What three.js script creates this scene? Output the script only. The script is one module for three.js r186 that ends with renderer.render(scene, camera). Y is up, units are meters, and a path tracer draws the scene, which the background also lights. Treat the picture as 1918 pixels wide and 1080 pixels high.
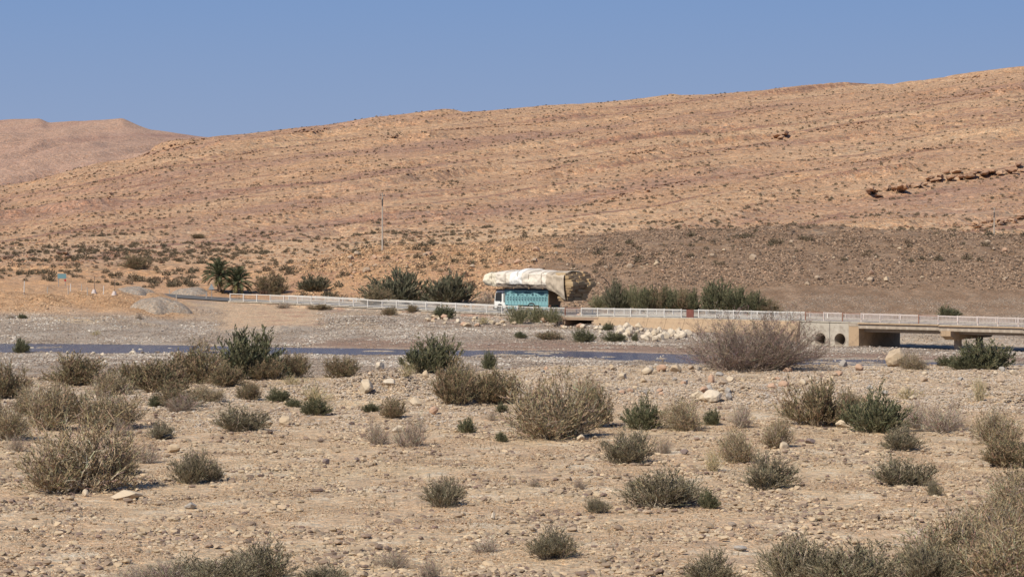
import * as THREE from 'three';
import { mergeGeometries } from 'three/addons/utils/BufferGeometryUtils.js';

// ---------- camera, sky, sun, exposure ----------
const scene = new THREE.Scene();
const EYE = 12, PITCH = Math.atan(100 / 5000);
const camera = new THREE.PerspectiveCamera(2 * Math.atan(540 / 5000) * 180 / Math.PI, 1918 / 1080, 1, 9000);
camera.position.set(0, EYE, 0);
camera.rotation.x = -PITCH;
const renderer = new THREE.WebGLRenderer({ antialias: true });
renderer.toneMapping = THREE.LinearToneMapping;
const EXPOSURE = 1.25;
renderer.toneMappingExposure = EXPOSURE;
renderer.shadowMap.enabled = true;
{
  const W = 256, H = 512, data = new Float32Array(W * H * 4);
  const stops = [[-90, .30, .24, .18], [-.6, .30, .24, .18], [0, .315, .385, .54], [2, .278, .366, .552], [5, .205, .323, .565], [14, .14, .24, .45], [35, .085, .165, .36], [90, .05, .11, .28]];
  for (let j = 0; j < H; j++) {
    const e = (j + .5) / H * 180 - 90;
    let k = 0; while (k < stops.length - 2 && e > stops[k + 1][0]) k++;
    const a = stops[k], b = stops[k + 1], t = Math.min(1, Math.max(0, (e - a[0]) / (b[0] - a[0])));
    for (let i = 0; i < W; i++) for (let c = 0; c < 4; c++) data[(j * W + i) * 4 + c] = c < 3 ? (a[c + 1] + (b[c + 1] - a[c + 1]) * t) / EXPOSURE : 1;
  }
  const sky = new THREE.DataTexture(data, W, H, THREE.RGBAFormat, THREE.FloatType);
  sky.mapping = THREE.EquirectangularReflectionMapping; sky.magFilter = sky.minFilter = THREE.LinearFilter; sky.needsUpdate = true;
  scene.background = sky; scene.environment = sky;
}
const sun = new THREE.DirectionalLight(new THREE.Color().setRGB(1, .915, .775), 4.35);
{
  const el = 45 * Math.PI / 180, dir = new THREE.Vector3(-.62 * Math.cos(el), Math.sin(el), .785 * Math.cos(el)).normalize();
  sun.target.position.set(0, 0, -300);
  sun.position.copy(sun.target.position).addScaledVector(dir, 900);
  sun.castShadow = true; sun.shadow.mapSize.set(4096, 4096);
  Object.assign(sun.shadow.camera, { left: -350, right: 350, top: 350, bottom: -350, near: 10, far: 2600 });
  scene.add(sun, sun.target);
}

// ---------- helpers ----------
function rng(seed) { let a = seed >>> 0; return () => { a = a + 0x6D2B79F5 | 0; let t = Math.imul(a ^ a >>> 15, 1 | a); t = t + Math.imul(t ^ t >>> 7, 61 | t) ^ t; return ((t ^ t >>> 14) >>> 0) / 4294967296; }; }
const clamp = (v, a = 0, b = 1) => v < a ? a : v > b ? b : v;
const lerp = (a, b, t) => a + (b - a) * t;
const smooth = (a, b, v) => { const t = clamp((v - a) / (b - a)); return t * t * (3 - 2 * t); };
const PERM = (() => { const r = rng(77), p = new Uint8Array(512), q = [...Array(256).keys()]; for (let i = 255; i > 0; i--) { const j = Math.floor(r() * (i + 1)); [q[i], q[j]] = [q[j], q[i]]; } for (let i = 0; i < 512; i++) p[i] = q[i & 255]; return p; })();
const GX = [], GY = []; for (let i = 0; i < 256; i++) { GX.push(Math.cos(i * 2.39996)); GY.push(Math.sin(i * 2.39996)); }
function noise(x, y) {                                   // gradient noise, about -0.7 to 0.7
  const xi = Math.floor(x), yi = Math.floor(y), xf = x - xi, yf = y - yi, X = xi & 255, Y = yi & 255;
  const u = xf * xf * xf * (xf * (xf * 6 - 15) + 10), v = yf * yf * yf * (yf * (yf * 6 - 15) + 10);
  const a = PERM[PERM[X] + Y], b = PERM[PERM[X + 1 & 255] + Y], c = PERM[PERM[X] + (Y + 1 & 255)], d = PERM[PERM[X + 1 & 255] + (Y + 1 & 255)];
  return lerp(lerp(GX[a] * xf + GY[a] * yf, GX[b] * (xf - 1) + GY[b] * yf, u), lerp(GX[c] * xf + GY[c] * (yf - 1), GX[d] * (xf - 1) + GY[d] * (yf - 1), u), v);
}
function fbm(x, y, n = 4) { let s = 0, a = 1; for (let i = 0; i < n; i++) { s += a * noise(x + i * 17.3, y - i * 9.1); x *= 2.03; y *= 2.03; a *= .5; } return s; }
const numbers = {};
function numbered(name) { const k = numbers[name] = (numbers[name] ?? -1) + 1; return k ? `${name}_${String(k).padStart(3, '0')}` : name; }
function tag(o, label, category, group, kind) { if (label) o.userData.label = label; if (category) o.userData.category = category; if (group) o.userData.group = group; if (kind) o.userData.kind = kind; return o; }
function root(name, x, y, z, turn = 0) { const g = new THREE.Group(); g.name = numbered(name); g.position.set(x, y, z); g.rotation.y = turn; scene.add(g); return g; }
function part(name, geometry, material, parent) { const m = new THREE.Mesh(geometry, material); m.name = parent === scene ? numbered(name) : name; parent.add(m); return m; }
function box(w, h, d, x = 0, y = 0, z = 0) { return new THREE.BoxGeometry(w, h, d).translate(x, y, z); }
function rgb(r, g, b) { return new THREE.Color().setRGB(r, g, b); }
function mat(r, g, b, rough = .9, extra = {}) { return new THREE.MeshStandardMaterial({ color: rgb(r, g, b), roughness: rough, ...extra }); }
const merge = list => mergeGeometries(list.map(g => g.index ? g.toNonIndexed() : g));

// ---------- textures: stony grain (colour of single pebbles) and its relief ----------
function pebbles(size, layers, seed, tint) {
  const R = rng(seed), col = new Uint8Array(size * size * 4), hgt = new Float32Array(size * size);
  const acc = new Float32Array(size * size * 3).fill(1);
  for (const [cells, weight, relief, keep] of layers) {
    const px = new Float32Array(cells * cells * 2), v = new Float32Array(cells * cells * 4);
    for (let i = 0; i < cells * cells; i++) { px[i * 2] = R(); px[i * 2 + 1] = R(); const b = (R() - .5) * 2, w = R() - .5; v[i * 4] = b + w * tint; v[i * 4 + 1] = b; v[i * 4 + 2] = b - w * tint; v[i * 4 + 3] = R() < keep ? 1 : 0; }
    for (let y = 0; y < size; y++) for (let x = 0; x < size; x++) {
      const fx = x / size * cells, fy = y / size * cells, cx = Math.floor(fx), cy = Math.floor(fy); let best = 9, id = 0;
      for (let j = -1; j <= 1; j++) for (let i = -1; i <= 1; i++) {
        const X = (cx + i + cells) % cells, Y = (cy + j + cells) % cells, k = Y * cells + X, dx = cx + i + px[k * 2] - fx, dy = cy + j + px[k * 2 + 1] - fy, q = dx * dx + dy * dy;
        if (q < best) { best = q; id = k; }
      }
      if (!v[id * 4 + 3]) continue;
      const o = y * size + x;
      for (let c = 0; c < 3; c++) acc[o * 3 + c] *= 1 + weight * v[id * 4 + c];
      hgt[o] += relief * Math.max(0, 1 - best * 2.2) * (.6 + .4 * v[id * 4 + 1]);
    }
  }
  let mx = 0; for (const h of hgt) mx = Math.max(mx, h);
  const bmp = new Uint8Array(size * size * 4);
  for (let i = 0; i < size * size; i++) {
    for (let c = 0; c < 3; c++) col[i * 4 + c] = clamp(Math.pow(clamp(acc[i * 3 + c] * .56, 0, 1), 1 / 2.2)) * 255;
    col[i * 4 + 3] = 255;
    const b = clamp(hgt[i] / mx) * 255; bmp[i * 4] = bmp[i * 4 + 1] = bmp[i * 4 + 2] = b; bmp[i * 4 + 3] = 255;
  }
  return [col, bmp].map((d, k) => { const t = new THREE.DataTexture(d, size, size); t.wrapS = t.wrapT = THREE.RepeatWrapping; t.magFilter = t.minFilter = THREE.LinearFilter; if (!k) t.colorSpace = THREE.SRGBColorSpace; t.needsUpdate = true; return t; });
}
const MEANMAP = .56;                                      // mean of the grain map; vertex colours are divided by it
const [grainC, grainB] = pebbles(1024, [[26, .3, .6, .5], [70, .34, .45, .75], [190, .32, .25, 1], [400, .18, .1, 1]], 5, .5);
// ---------- the lie of the land: heights in metres, d = metres in front of the camera ----------
// along each bearing (given as 5000 * x / d + 959) a profile of [d, height]
const near = [[0, 4], [20, 2.6], [60, 1.5], [90, 1.1]];
const nearL = [...near, [150, .9], [205, .9], [222, .45], [236, .25]];
const nearR = [...near, [150, 1], [166, 1.05], [185, 1.5], [200, 1.95], [207, 1.85], [222, .4], [236, .2]];
const nearM = [...near, [150, .95], [185, 1.2], [203, 1.3], [212, 1.1], [226, .35], [238, .2]];
const columns = [
  [-3000, [...nearL, [300, .1], [330, 2.6], [350, 4.4], [450, 6.4], [700, 12], [1000, 22], [1100, 24], [1300, 15], [1700, 5]]],
  [-300, [...nearL, [297, .12], [306, .9], [316, 1.8], [326, 2.6], [338, 4.0], [350, 4.4], [372, 4.8], [400, 5.2], [450, 6.4], [520, 7.8], [600, 9.4], [700, 11], [850, 15], [1000, 20], [1100, 24], [1150, 24], [1300, 14], [1700, 5]]],
  [0, [...nearL, [297, .12], [306, .9], [316, 1.9], [326, 2.6], [338, 4.1], [350, 4.5], [372, 4.8], [400, 5.2], [450, 6.4], [520, 7.8], [600, 9.6], [700, 12], [850, 18], [1000, 26], [1100, 31.5], [1150, 32], [1300, 20], [1700, 6]]],
  [200, [...nearL, [297, .12], [306, .9], [318, 2.0], [326, 2.6], [336, 4.0], [346, 4.4], [372, 4.8], [400, 5.2], [450, 6.4], [520, 8.2], [600, 10.4], [700, 14], [850, 23], [1000, 34], [1120, 42.5], [1200, 42], [1350, 28], [1700, 8]]],
  [340, [...nearL, [297, .12], [310, .8], [325, 1.9], [340, 3.0], [355, 3.4], [372, 4.2], [400, 4.9], [450, 6.2], [520, 8], [600, 10.8], [700, 15.6], [850, 26], [1000, 38], [1180, 53], [1250, 53], [1400, 40], [1700, 12]]],
  [430, [...nearL, [294, .12], [312, .9], [328, 1.7], [345, 2.9], [360, 3.2], [380, 4], [400, 4.6], [450, 6], [520, 8], [600, 11], [700, 16], [850, 27], [1000, 40], [1200, 56.5], [1300, 56], [1450, 40], [1700, 15]]],
  [600, [...nearL, [288, .12], [305, .8], [320, 1.6], [338, 2.5], [350, 2.7], [365, 3.2], [380, 4.5], [395, 6.4], [410, 7.6], [430, 7.3], [470, 7], [520, 8.6], [600, 11.5], [700, 17], [850, 30], [1000, 42], [1230, 61], [1300, 60], [1450, 45], [1700, 18]]],
  [716, [...nearM, [285, .12], [300, .8], [318, 1.5], [336, 2.4], [350, 2.6], [360, 2.8], [375, 5], [390, 7.2], [410, 9.3], [428, 9.8], [450, 9], [480, 8.5], [520, 9], [600, 12], [700, 18], [850, 31], [1000, 44], [1240, 66], [1300, 65], [1450, 50], [1700, 20]]],
  [850, [...nearM, [282, .12], [298, .7], [315, 1.5], [330, 2.2], [345, 2.4], [357, 2.8], [370, 5.2], [385, 7.6], [405, 9.6], [425, 10.4], [445, 10], [480, 9], [540, 9.5], [620, 13], [720, 20], [880, 34], [1050, 50], [1250, 70], [1320, 69], [1480, 55], [1700, 25]]],
  [1050, [...nearR, [280, .12], [290, .5], [300, .95], [316, 1.2], [326, 2.0], [335, 2.2], [347, 2.6], [362, 5.5], [380, 8.3], [400, 10.5], [425, 11.6], [450, 11.2], [490, 10], [560, 11], [640, 14.5], [740, 22], [900, 37], [1080, 55], [1260, 73.2], [1330, 72], [1500, 58], [1700, 30]]],
  [1300, [...nearR, [273, .12], [290, .45], [300, .8], [308, .9], [315, 1.6], [325, 2], [334, 2.4], [352, 5.8], [371, 8.7], [392, 11.2], [418, 12.7], [445, 12.4], [490, 11], [560, 12], [640, 15.5], [740, 23.5], [900, 39.5], [1080, 58], [1270, 78.5], [1340, 77], [1500, 62], [1700, 30]]],
  [1500, [...nearR, [264, .1], [285, .12], [298, .1], [308, .7], [318, 1.6], [328, 2.3], [347, 6], [367, 9], [388, 11.6], [412, 13], [440, 12.6], [490, 11], [560, 12], [640, 16], [740, 24.5], [900, 41], [1080, 60.5], [1280, 82.5], [1350, 81], [1500, 66], [1700, 30]]],
  [1700, [...nearR, [258, .1], [280, .0], [295, -.1], [308, .3], [318, 1.0], [330, 1.9], [348, 5.6], [366, 8.6], [388, 11.2], [412, 12.6], [440, 12.2], [490, 11], [560, 12], [640, 16.5], [740, 25], [900, 43], [1080, 63], [1290, 85], [1360, 83], [1500, 68], [1700, 30]]],
  [1918, [...nearR, [250, .1], [275, .0], [290, -.1], [305, .7], [318, 1.5], [330, 2.1], [345, 5], [362, 8], [386, 10.6], [410, 12], [440, 11.6], [490, 10.5], [560, 12], [640, 17], [740, 27], [900, 46], [1080, 68], [1300, 93], [1380, 92], [1550, 75], [1700, 40]]],
  [2400, [...nearR, [245, .1], [290, 0], [310, 1], [340, 4], [362, 7.5], [386, 10.2], [410, 11.5], [440, 11.2], [490, 10.5], [560, 12.5], [640, 18], [740, 30], [900, 51], [1080, 76], [1300, 105], [1380, 104], [1550, 85], [1700, 40]]],
  [5000, [...nearR, [245, .1], [300, .5], [340, 4], [400, 9], [490, 11], [640, 20], [900, 55], [1300, 115], [1550, 90], [1700, 40]]],
];
function profile(list, d) { let k = 0; while (k < list.length - 2 && d > list[k + 1][0]) k++; const a = list[k], b = list[k + 1]; return lerp(a[1], b[1], clamp((d - a[0]) / (b[0] - a[0]))); }
function baseAt(b, d) { let k = 0; while (k < columns.length - 2 && b > columns[k + 1][0]) k++; const A = columns[k], B = columns[k + 1], t = clamp((b - A[0]) / (B[0] - A[0])); return lerp(profile(A[1], d), profile(B[1], d), t * t * (3 - 2 * t) * .6 + t * .4); }

// the road: s metres along its front railing from the railing's far end, t metres behind that railing
const RA = { x: -37.2, z: -352 }, RC = .796, RS = .6053, TURN = -Math.atan2(RS, RC);
const onRoad = (s, t) => [RA.x + s * RC + t * RS, RA.z + s * RS - t * RC];
const roadST = (x, z) => { const dx = x - RA.x, dz = z - RA.z; return [dx * RC + dz * RS, dx * RS - dz * RC]; };
const sAt = (px, t = 0) => { const k = (px - 959) / 5000, ax = RA.x + t * RS, d0 = -RA.z + t * RC; return (k * d0 - ax) / (RC + k * RS); };
const railTop = [[-70, 5.6], [-35, 5.4], [0, 4.25], [sAt(514), 4.19], [sAt(640), 3.93], [sAt(782), 3.64], [sAt(928), 3.42], [sAt(1048), 3.28], [sAt(1180), 3.37], [sAt(1300), 3.4], [sAt(1534), 3.37], [sAt(1700), 3.31], [sAt(1918), 3.2], [200, 3.0]];
const roadY = s => profile(railTop, s) - 1.06;
const S_HOLE0 = sAt(1055), S_WALL = sAt(1115), S_PIPES = sAt(1500), S_ABUT = sAt(1592), S_SPAN = sAt(1611);

const riverEdges = [[-3000, 262, 300], [0, 269, 297], [250, 266, 295], [500, 264, 288], [700, 262, 284], [850, 262, 280], [1080, 256, 278], [1270, 246, 271], [1540, 240, 262], [1700, 236, 258], [1918, 232, 252], [2400, 226, 244], [5000, 200, 230]];
function river(b) { let k = 0; while (k < riverEdges.length - 2 && b > riverEdges[k + 1][0]) k++; const A = riverEdges[k], B = riverEdges[k + 1], t = clamp((b - A[0]) / (B[0] - A[0])); return [lerp(A[1], B[1], t), lerp(A[2], B[2], t)]; }
const heaps = [[-8.8, 183, 4.2, 9, 1.25], [-14.5, 186, 3, 6, .6], [6.5, 176, 4, 6, .5], [15, 178, 5, 7, .5], [31, 170, 5, 7, .55], [-3, 176, 3, 5, .4], [-23, 176, 5, 8, .5], [-34, 165, 6, 10, .5], [9, 314, 3, 3, .3], [-18, 318, 6, 9, .55], [-27, 308, 6, 7, .5]];
function ledge(h, x, d) {                                  // bedding planes: terraces that dip to the left
  const q = (h - .15 * x + 3 * fbm(x / 90, d / 160, 3)) / 6.5, f = q - Math.floor(q), g = q * 2.7 - Math.floor(q * 2.7);
  const on = smooth(.0, .4, noise(x / 70 + 9, q * 1.7)), on2 = smooth(.05, .4, noise(x / 40 - 4, q * 3.1 + 7));
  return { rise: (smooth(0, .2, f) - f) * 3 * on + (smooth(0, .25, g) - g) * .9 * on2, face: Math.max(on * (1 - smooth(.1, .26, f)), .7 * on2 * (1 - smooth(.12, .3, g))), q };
}
const heightInfo = { face: 0, q: 0, road: 0, river: 0 };
function heightAt(x, d) {
  const b = 959 + 5000 * x / Math.max(d, 20); let h = baseAt(b, d);
  const I = heightInfo; I.face = 0; I.q = 0; I.road = 0; I.river = 0;
  if (d < 340) {
    const k = 1 - smooth(300, 340, d);
    h += k * (.16 * fbm(x / 7, d / 9, 3) + .05 * noise(x / 1.3, d / 1.3));
    if (d > 140) for (const [hx, hd, rx, rd, hh] of heaps) { const q = ((x - hx) / rx) ** 2 + ((d - hd) / rd) ** 2; if (q < 4) h += hh * Math.exp(-q * 1.6) * (1 + .5 * noise(x / 1.1, d / 1.1)); }
    const [n0, f0] = river(b), wob = 1.6 * fbm(x / 14, d / 10, 3), inside = smooth(-.5, 2.5, d - n0 + wob) * (1 - smooth(-2, .6, d - f0 + wob * .35));
    const bars = smooth(.02, .3, noise(x / 9 + 3, d / 2.6) + .5 * noise(x / 2.7, d / 1.4) + lerp(lerp(-.34, -.1, smooth(740, 900, b) * (1 - smooth(1000, 1090, b))), -.06, smooth(1280, 1380, b)));
    h = lerp(h, -.38 + .42 * bars, inside); I.river = inside;
    I.edge = d - f0;
  }
  if (d > 300 && d < 560) {                                // spoil at the roadside, scree mound behind
    const spoil = smooth(322, 334, d) * (1 - smooth(350, 362, d)) * (1 - smooth(300, 380, b));
    h += spoil * (.9 * fbm(x / 6, d / 7, 3) + .3);
    const m = smooth(352, 380, d) * (1 - smooth(440, 520, d));
    h += m * (.9 * fbm(x / 16, d / 14, 4) + .16 * noise(x / 1.7, d / 1.7));
  }
  if (d > 400) {
    const w = smooth(420, 640, d), c = 1 - .6 * smooth(900, 1200, d);
    h += w * (2.6 * c * fbm(x / 75, d / 95, 4) + .3 * noise(x / 4.4, d / 4.4));
    if (w > .05) { const L = ledge(h, x, d); h += L.rise * w; I.face = L.face * w; I.q = L.q; }
  }
  if (d > 230 && d < 420) {                                // road bed, embankment and the openings beneath it
    const [s, t] = roadST(x, -d);
    if (s < S_PIPES && s > -75 && t > -14 && t < 24) {
      const y = roadY(s) - .1, hole = s > S_HOLE0 && s < S_WALL, wall = s >= S_WALL;
      if (hole && t > -6 && t < 14) h = Math.min(h, 1.0 + .1 * noise(x, d));
      else if (t > (wall ? .3 : -.6) && t < 9.4) { h = y; I.road = 1; }
      else if (t >= 9.4) h = Math.max(h * smooth(9.4, 14, t) + y * (1 - smooth(9.4, 14, t)), y - (t - 9.4) * .55);
      else if (!wall) h = lerp(Math.max(h, y + (t + .6) * .55), h, smooth(4, 12, -t));
      else h = Math.min(h, y - .9);
    } else if (s >= S_PIPES && s < 160 && t > -11 && t < 15) h = Math.min(h, lerp(.2, -.6, smooth(-11, -3, t) * (1 - smooth(11, 15, t))) + .12 * noise(x, d));
  }
  return h;
}
// where the line of sight through a point of the picture meets the ground
const dirAt = (px, py) => { const X = (px - 959) / 5000, Y = (540 - py) / 5000, c = Math.cos(PITCH), s = Math.sin(PITCH); return [X / (c + Y * s), (Y * c - s) / (c + Y * s)]; };
function spot(px, py, from = 70, to = 1300) {
  const [kx, ky] = dirAt(px, py); let d = from, step;
  for (; d < to; d += step) { step = d < 420 ? .4 : 2.5; if (EYE + ky * d < heightAt(kx * d, d)) break; }
  return { x: kx * d, z: -d, d, y: heightAt(kx * d, d), m: d / 5000 };
}

// ---------- ground sheets ----------
const C = {
  tan: [.49, .365, .228], pink: [.465, .325, .205], grey: [.315, .257, .203], pale: [.52, .42, .3], silt: [.21, .115, .072], orange: [.42, .245, .125],
  hill: [.39, .236, .136], hillPale: [.43, .278, .163], hillRed: [.26, .132, .085], hillMauve: [.31, .183, .12], scree: [.195, .122, .072], earth: [.31, .22, .15],
};
const mixc = (a, b, t) => { t = clamp(t); return [lerp(a[0], b[0], t), lerp(a[1], b[1], t), lerp(a[2], b[2], t)]; };
const groundRand = rng(4242);
function groundColor(x, d, h) {
  const b = 959 + 5000 * x / Math.max(d, 20), n = fbm(x / 11, d / 13, 4), n2 = fbm(x / 2.3 + 40, d / 2.9, 3); let c;
  if (d < 430) {
    c = mixc(mixc(C.tan, C.pink, .5 + n), C.pale, smooth(.1, .6, n2));
    c = mixc(c, C.earth, smooth(.15, .7, -n2) * .7);
    const bank = smooth(-18, 18, d - 168 - 14 * n);                                      // stonier and greyer towards the river
    c = mixc(c, C.grey, bank * (b > 1000 ? .38 : .62) * smooth(-.5, .5, n + .2));
    c = mixc(c, C.grey, smooth(212, 226, d + 4 * n));
    if (d > 240) {
      const e = heightInfo.edge ?? 99;
      c = mixc(c, C.silt, smooth(-2, 1, e) * (1 - smooth(7, 13, e + 8 * n)) * smooth(480, 640, b) * .7);
      c = mixc(c, C.tan, smooth(300, 316, d) * smooth(.0, .45, n) * .7);
      c = mixc(c, C.orange, smooth(318, 330, d + 6 * n) * (1 - smooth(300, 420, b)) * .85);
      c = mixc(c, C.pink, smooth(306, 318, d + 4 * n2) * smooth(360, 430, b) * (1 - smooth(560, 660, b)) * .9);
      c = mixc(c, C.earth, smooth(300, 330, d) * smooth(600, 700, b) * .35);
      if (d > 312) {
        const left = 1 - smooth(380, 560, b), sc = smooth(930, 1120, b + 120 * n);
        c = mixc(c, mixc(C.orange, C.hill, .5 + n), smooth(345, 372, d));
        c = mixc(c, mixc(C.scree, C.earth, clamp(.15 + .5 * n2)), smooth(318, 334, d + 8 * n) * sc);
        c = mixc(c, C.hillRed, smooth(.05, .35, n2) * .55 * (1 - left) * (1 - sc));
      }
    }
  }
  if (d >= 400) {
    const f = heightInfo.face, q = heightInfo.q, band = noise(q * .85, x / 260) + .35 * noise(q * 2.1, x / 200), band2 = noise(q * 5.3 + 11, x / 120);
    let k = mixc(C.hill, C.hillPale, smooth(-.1, .55, band + .4 * n2)); k = mixc(k, C.hillMauve, smooth(.05, .45, -band + .5 * fbm(x / 45, d / 60, 3)) * .95);
    k = mixc(k, [.5, .34, .2], (1 - smooth(560, 690, d + 90 * n)) * .5);
    k = mixc(k, C.orange, smooth(.2, .5, band2 + .4 * n) * .35);
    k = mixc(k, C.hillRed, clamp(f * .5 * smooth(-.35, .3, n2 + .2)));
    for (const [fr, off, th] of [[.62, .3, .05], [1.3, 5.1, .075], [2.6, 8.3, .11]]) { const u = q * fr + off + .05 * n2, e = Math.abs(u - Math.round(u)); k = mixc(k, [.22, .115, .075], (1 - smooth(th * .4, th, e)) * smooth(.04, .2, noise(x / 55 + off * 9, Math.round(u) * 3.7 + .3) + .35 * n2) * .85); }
    const sc = smooth(930, 1120, b + 120 * n);
    const scree = mixc(mixc(C.orange, C.hill, .5 + n), mixc(C.scree, C.earth, clamp(.15 + .5 * n2)), sc);
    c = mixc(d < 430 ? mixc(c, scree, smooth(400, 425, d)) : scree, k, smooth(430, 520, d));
  }
  const v = (1 + .16 * (groundRand() - .5) + .12 * n2) / MEANMAP;
  return [c[0] * v, c[1] * v, c[2] * v];
}
function sheet(name, rows, cols, tile, bump) {
  const nr = rows.length, nc = cols.length, pos = new Float32Array(nr * nc * 3), col = new Float32Array(nr * nc * 3), uv = new Float32Array(nr * nc * 2), idx = new Uint32Array((nr - 1) * (nc - 1) * 6);
  for (let j = 0, o = 0; j < nr; j++) for (let i = 0; i < nc; i++, o++) {
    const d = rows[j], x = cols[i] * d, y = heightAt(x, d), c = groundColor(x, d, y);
    pos[o * 3] = x; pos[o * 3 + 1] = y; pos[o * 3 + 2] = -d; col.set(c, o * 3); uv[o * 2] = x / tile; uv[o * 2 + 1] = d / tile;
  }
  for (let j = 0, o = 0; j < nr - 1; j++) for (let i = 0; i < nc - 1; i++) { const a = j * nc + i; idx.set([a, a + 1, a + nc, a + 1, a + nc + 1, a + nc], o); o += 6; }
  const g = new THREE.BufferGeometry();
  g.setAttribute('position', new THREE.BufferAttribute(pos, 3)); g.setAttribute('color', new THREE.BufferAttribute(col, 3)); g.setAttribute('uv', new THREE.BufferAttribute(uv, 2)); g.setIndex(new THREE.BufferAttribute(idx, 1)); g.computeVertexNormals();
  const m = new THREE.MeshStandardMaterial({ vertexColors: true, roughness: .96, map: grainC, bumpMap: grainB, bumpScale: bump });
  return tag(part(name, g, m, scene), null, null, null, 'structure');
}
const range = (a, b, n) => [...Array(n)].map((_, i) => a + (b - a) * i / n);
const columnsAt = n => [...range(-.75, -.25, 24), ...range(-.25, .25, n), ...range(.25, .76, 25)];
const steps = (list, end) => { const o = []; for (const [a, b, s] of list) for (let d = a; d < b - s * .4; d += s) o.push(d); o.push(end); return o; };
sheet('stony_terrace', steps([[1, 80, 6], [80, 150, .32], [150, 228, .4]], 228), columnsAt(420), 7, .06);
sheet('river_bank', steps([[228, 300, .4], [300, 400, .42]], 400), columnsAt(560), 7, .05);
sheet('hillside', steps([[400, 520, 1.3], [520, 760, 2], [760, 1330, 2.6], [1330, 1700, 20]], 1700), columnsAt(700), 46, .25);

{ // distant hill behind the shoulder of the slope
  const sky = [[-900, 255], [-400, 238], [-120, 232], [0, 225], [75, 222], [92, 230], [160, 226], [230, 222], [262, 236], [282, 243], [330, 250], [395, 258], [470, 275], [700, 300], [1200, 330]];
  const D0 = 1900, D1 = 3000, nr = 150, nc = 300, pos = [], col = [], uv = [], idx = [], R = rng(9);
  for (let j = 0; j < nr; j++) for (let i = 0; i < nc; i++) {
    const b = -700 + 1700 * i / (nc - 1), f = j / (nr - 1), d = lerp(D0, D1 + 300, f), k = clamp((d - D0) / (D1 - D0)), x = (b - 959) / 5000 * d;
    const soft = (profile(sky, b - 110) + profile(sky, b - 55) + profile(sky, b) + profile(sky, b + 55) + profile(sky, b + 110)) / 5, top = 12 + (440 - lerp(soft + 4, profile(sky, b), smooth(.86, .99, k))) / 5000 * D1, back = d > D1 ? (d - D1) * .3 : 0;
    const w = k * 7.5 - b / 150, rill = 1.6 * (.25 - Math.abs(noise(w + .35 * noise(b / 90, k * 5), b / 500 + k))) + .5 * fbm(w * 2.4, b / 220 + k * 2, 3);
    const y = lerp(8, top, Math.pow(k, .93)) - back + (16 * rill + 4 * fbm(x / 160, d / 150, 4)) * Math.sin(Math.PI * clamp(k, 0, .97));
    pos.push(x, y, -d); uv.push(x / 60, d / 60);
    const q = (y - .16 * x) / 11, n = noise(q, x / 300) * .6 + .8 * noise(w * 1.7, b / 400) + .5 * rill;
    const c = mixc(mixc([.34, .208, .15], [.37, .235, .165], .5 + n), [.29, .17, .125], smooth(.1, .5, -n)), v = (1 + .1 * (R() - .5)) / MEANMAP; col.push(c[0] * v, c[1] * v, c[2] * v);
    if (j < nr - 1 && i < nc - 1) { const a = j * nc + i; idx.push(a, a + 1, a + nc, a + 1, a + nc + 1, a + nc); }
  }
  const g = new THREE.BufferGeometry(); g.setAttribute('position', new THREE.Float32BufferAttribute(pos, 3)); g.setAttribute('color', new THREE.Float32BufferAttribute(col, 3)); g.setAttribute('uv', new THREE.Float32BufferAttribute(uv, 2)); g.setIndex(idx); g.computeVertexNormals();
  tag(part('distant_hill', g, new THREE.MeshStandardMaterial({ vertexColors: true, roughness: .97, map: grainC }), scene), null, null, null, 'structure');
}
tag(part('desert_plain', new THREE.PlaneGeometry(16000, 16000).rotateX(-Math.PI / 2).translate(0, -6, 0), mat(.4, .27, .18), scene), null, null, null, 'structure');

{ // the shallow river
  const S = 256, d = new Uint8Array(S * S * 4);
  for (let y = 0; y < S; y++) for (let x = 0; x < S; x++) {
    let v = 0; const a = x / S * 6.2832, b = y / S * 6.2832;
    for (const [p, q, w] of [[3, 9, 1], [-5, 13, .9], [8, 21, .7], [-13, 34, .6], [21, 55, .4], [2, 27, .6]]) v += w * Math.sin(p * a + q * b + 1.7 * Math.sin(2 * a + p) + q);
    const k = clamp(.5 + v * .12) * 255, o = (y * S + x) * 4; d[o] = d[o + 1] = d[o + 2] = k; d[o + 3] = 255;
  }
  const t = new THREE.DataTexture(d, S, S); t.wrapS = t.wrapT = THREE.RepeatWrapping; t.magFilter = THREE.LinearFilter; t.needsUpdate = true;
  const pos = [], uv = [], idx = [], bs = range(-900, 2700, 60);
  bs.forEach((b, i) => { const [n0, f0] = river(b); for (const dd of [n0 - 7, f0 + 4]) { const x = (b - 959) / 5000 * dd; pos.push(x, -.06, -dd); uv.push(x / 5, dd / 5); } if (i) { const a = i * 2; idx.push(a - 2, a, a - 1, a, a + 1, a - 1); } });
  const g = new THREE.BufferGeometry(); g.setAttribute('position', new THREE.Float32BufferAttribute(pos, 3)); g.setAttribute('uv', new THREE.Float32BufferAttribute(uv, 2)); g.setIndex(idx); g.computeVertexNormals();
  tag(part('river_water', g, new THREE.MeshPhysicalMaterial({ color: rgb(.07, .07, .1), roughness: .18, bumpMap: t, bumpScale: .25, ior: 1.33 }), scene), null, null, null, 'structure');
}
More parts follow.
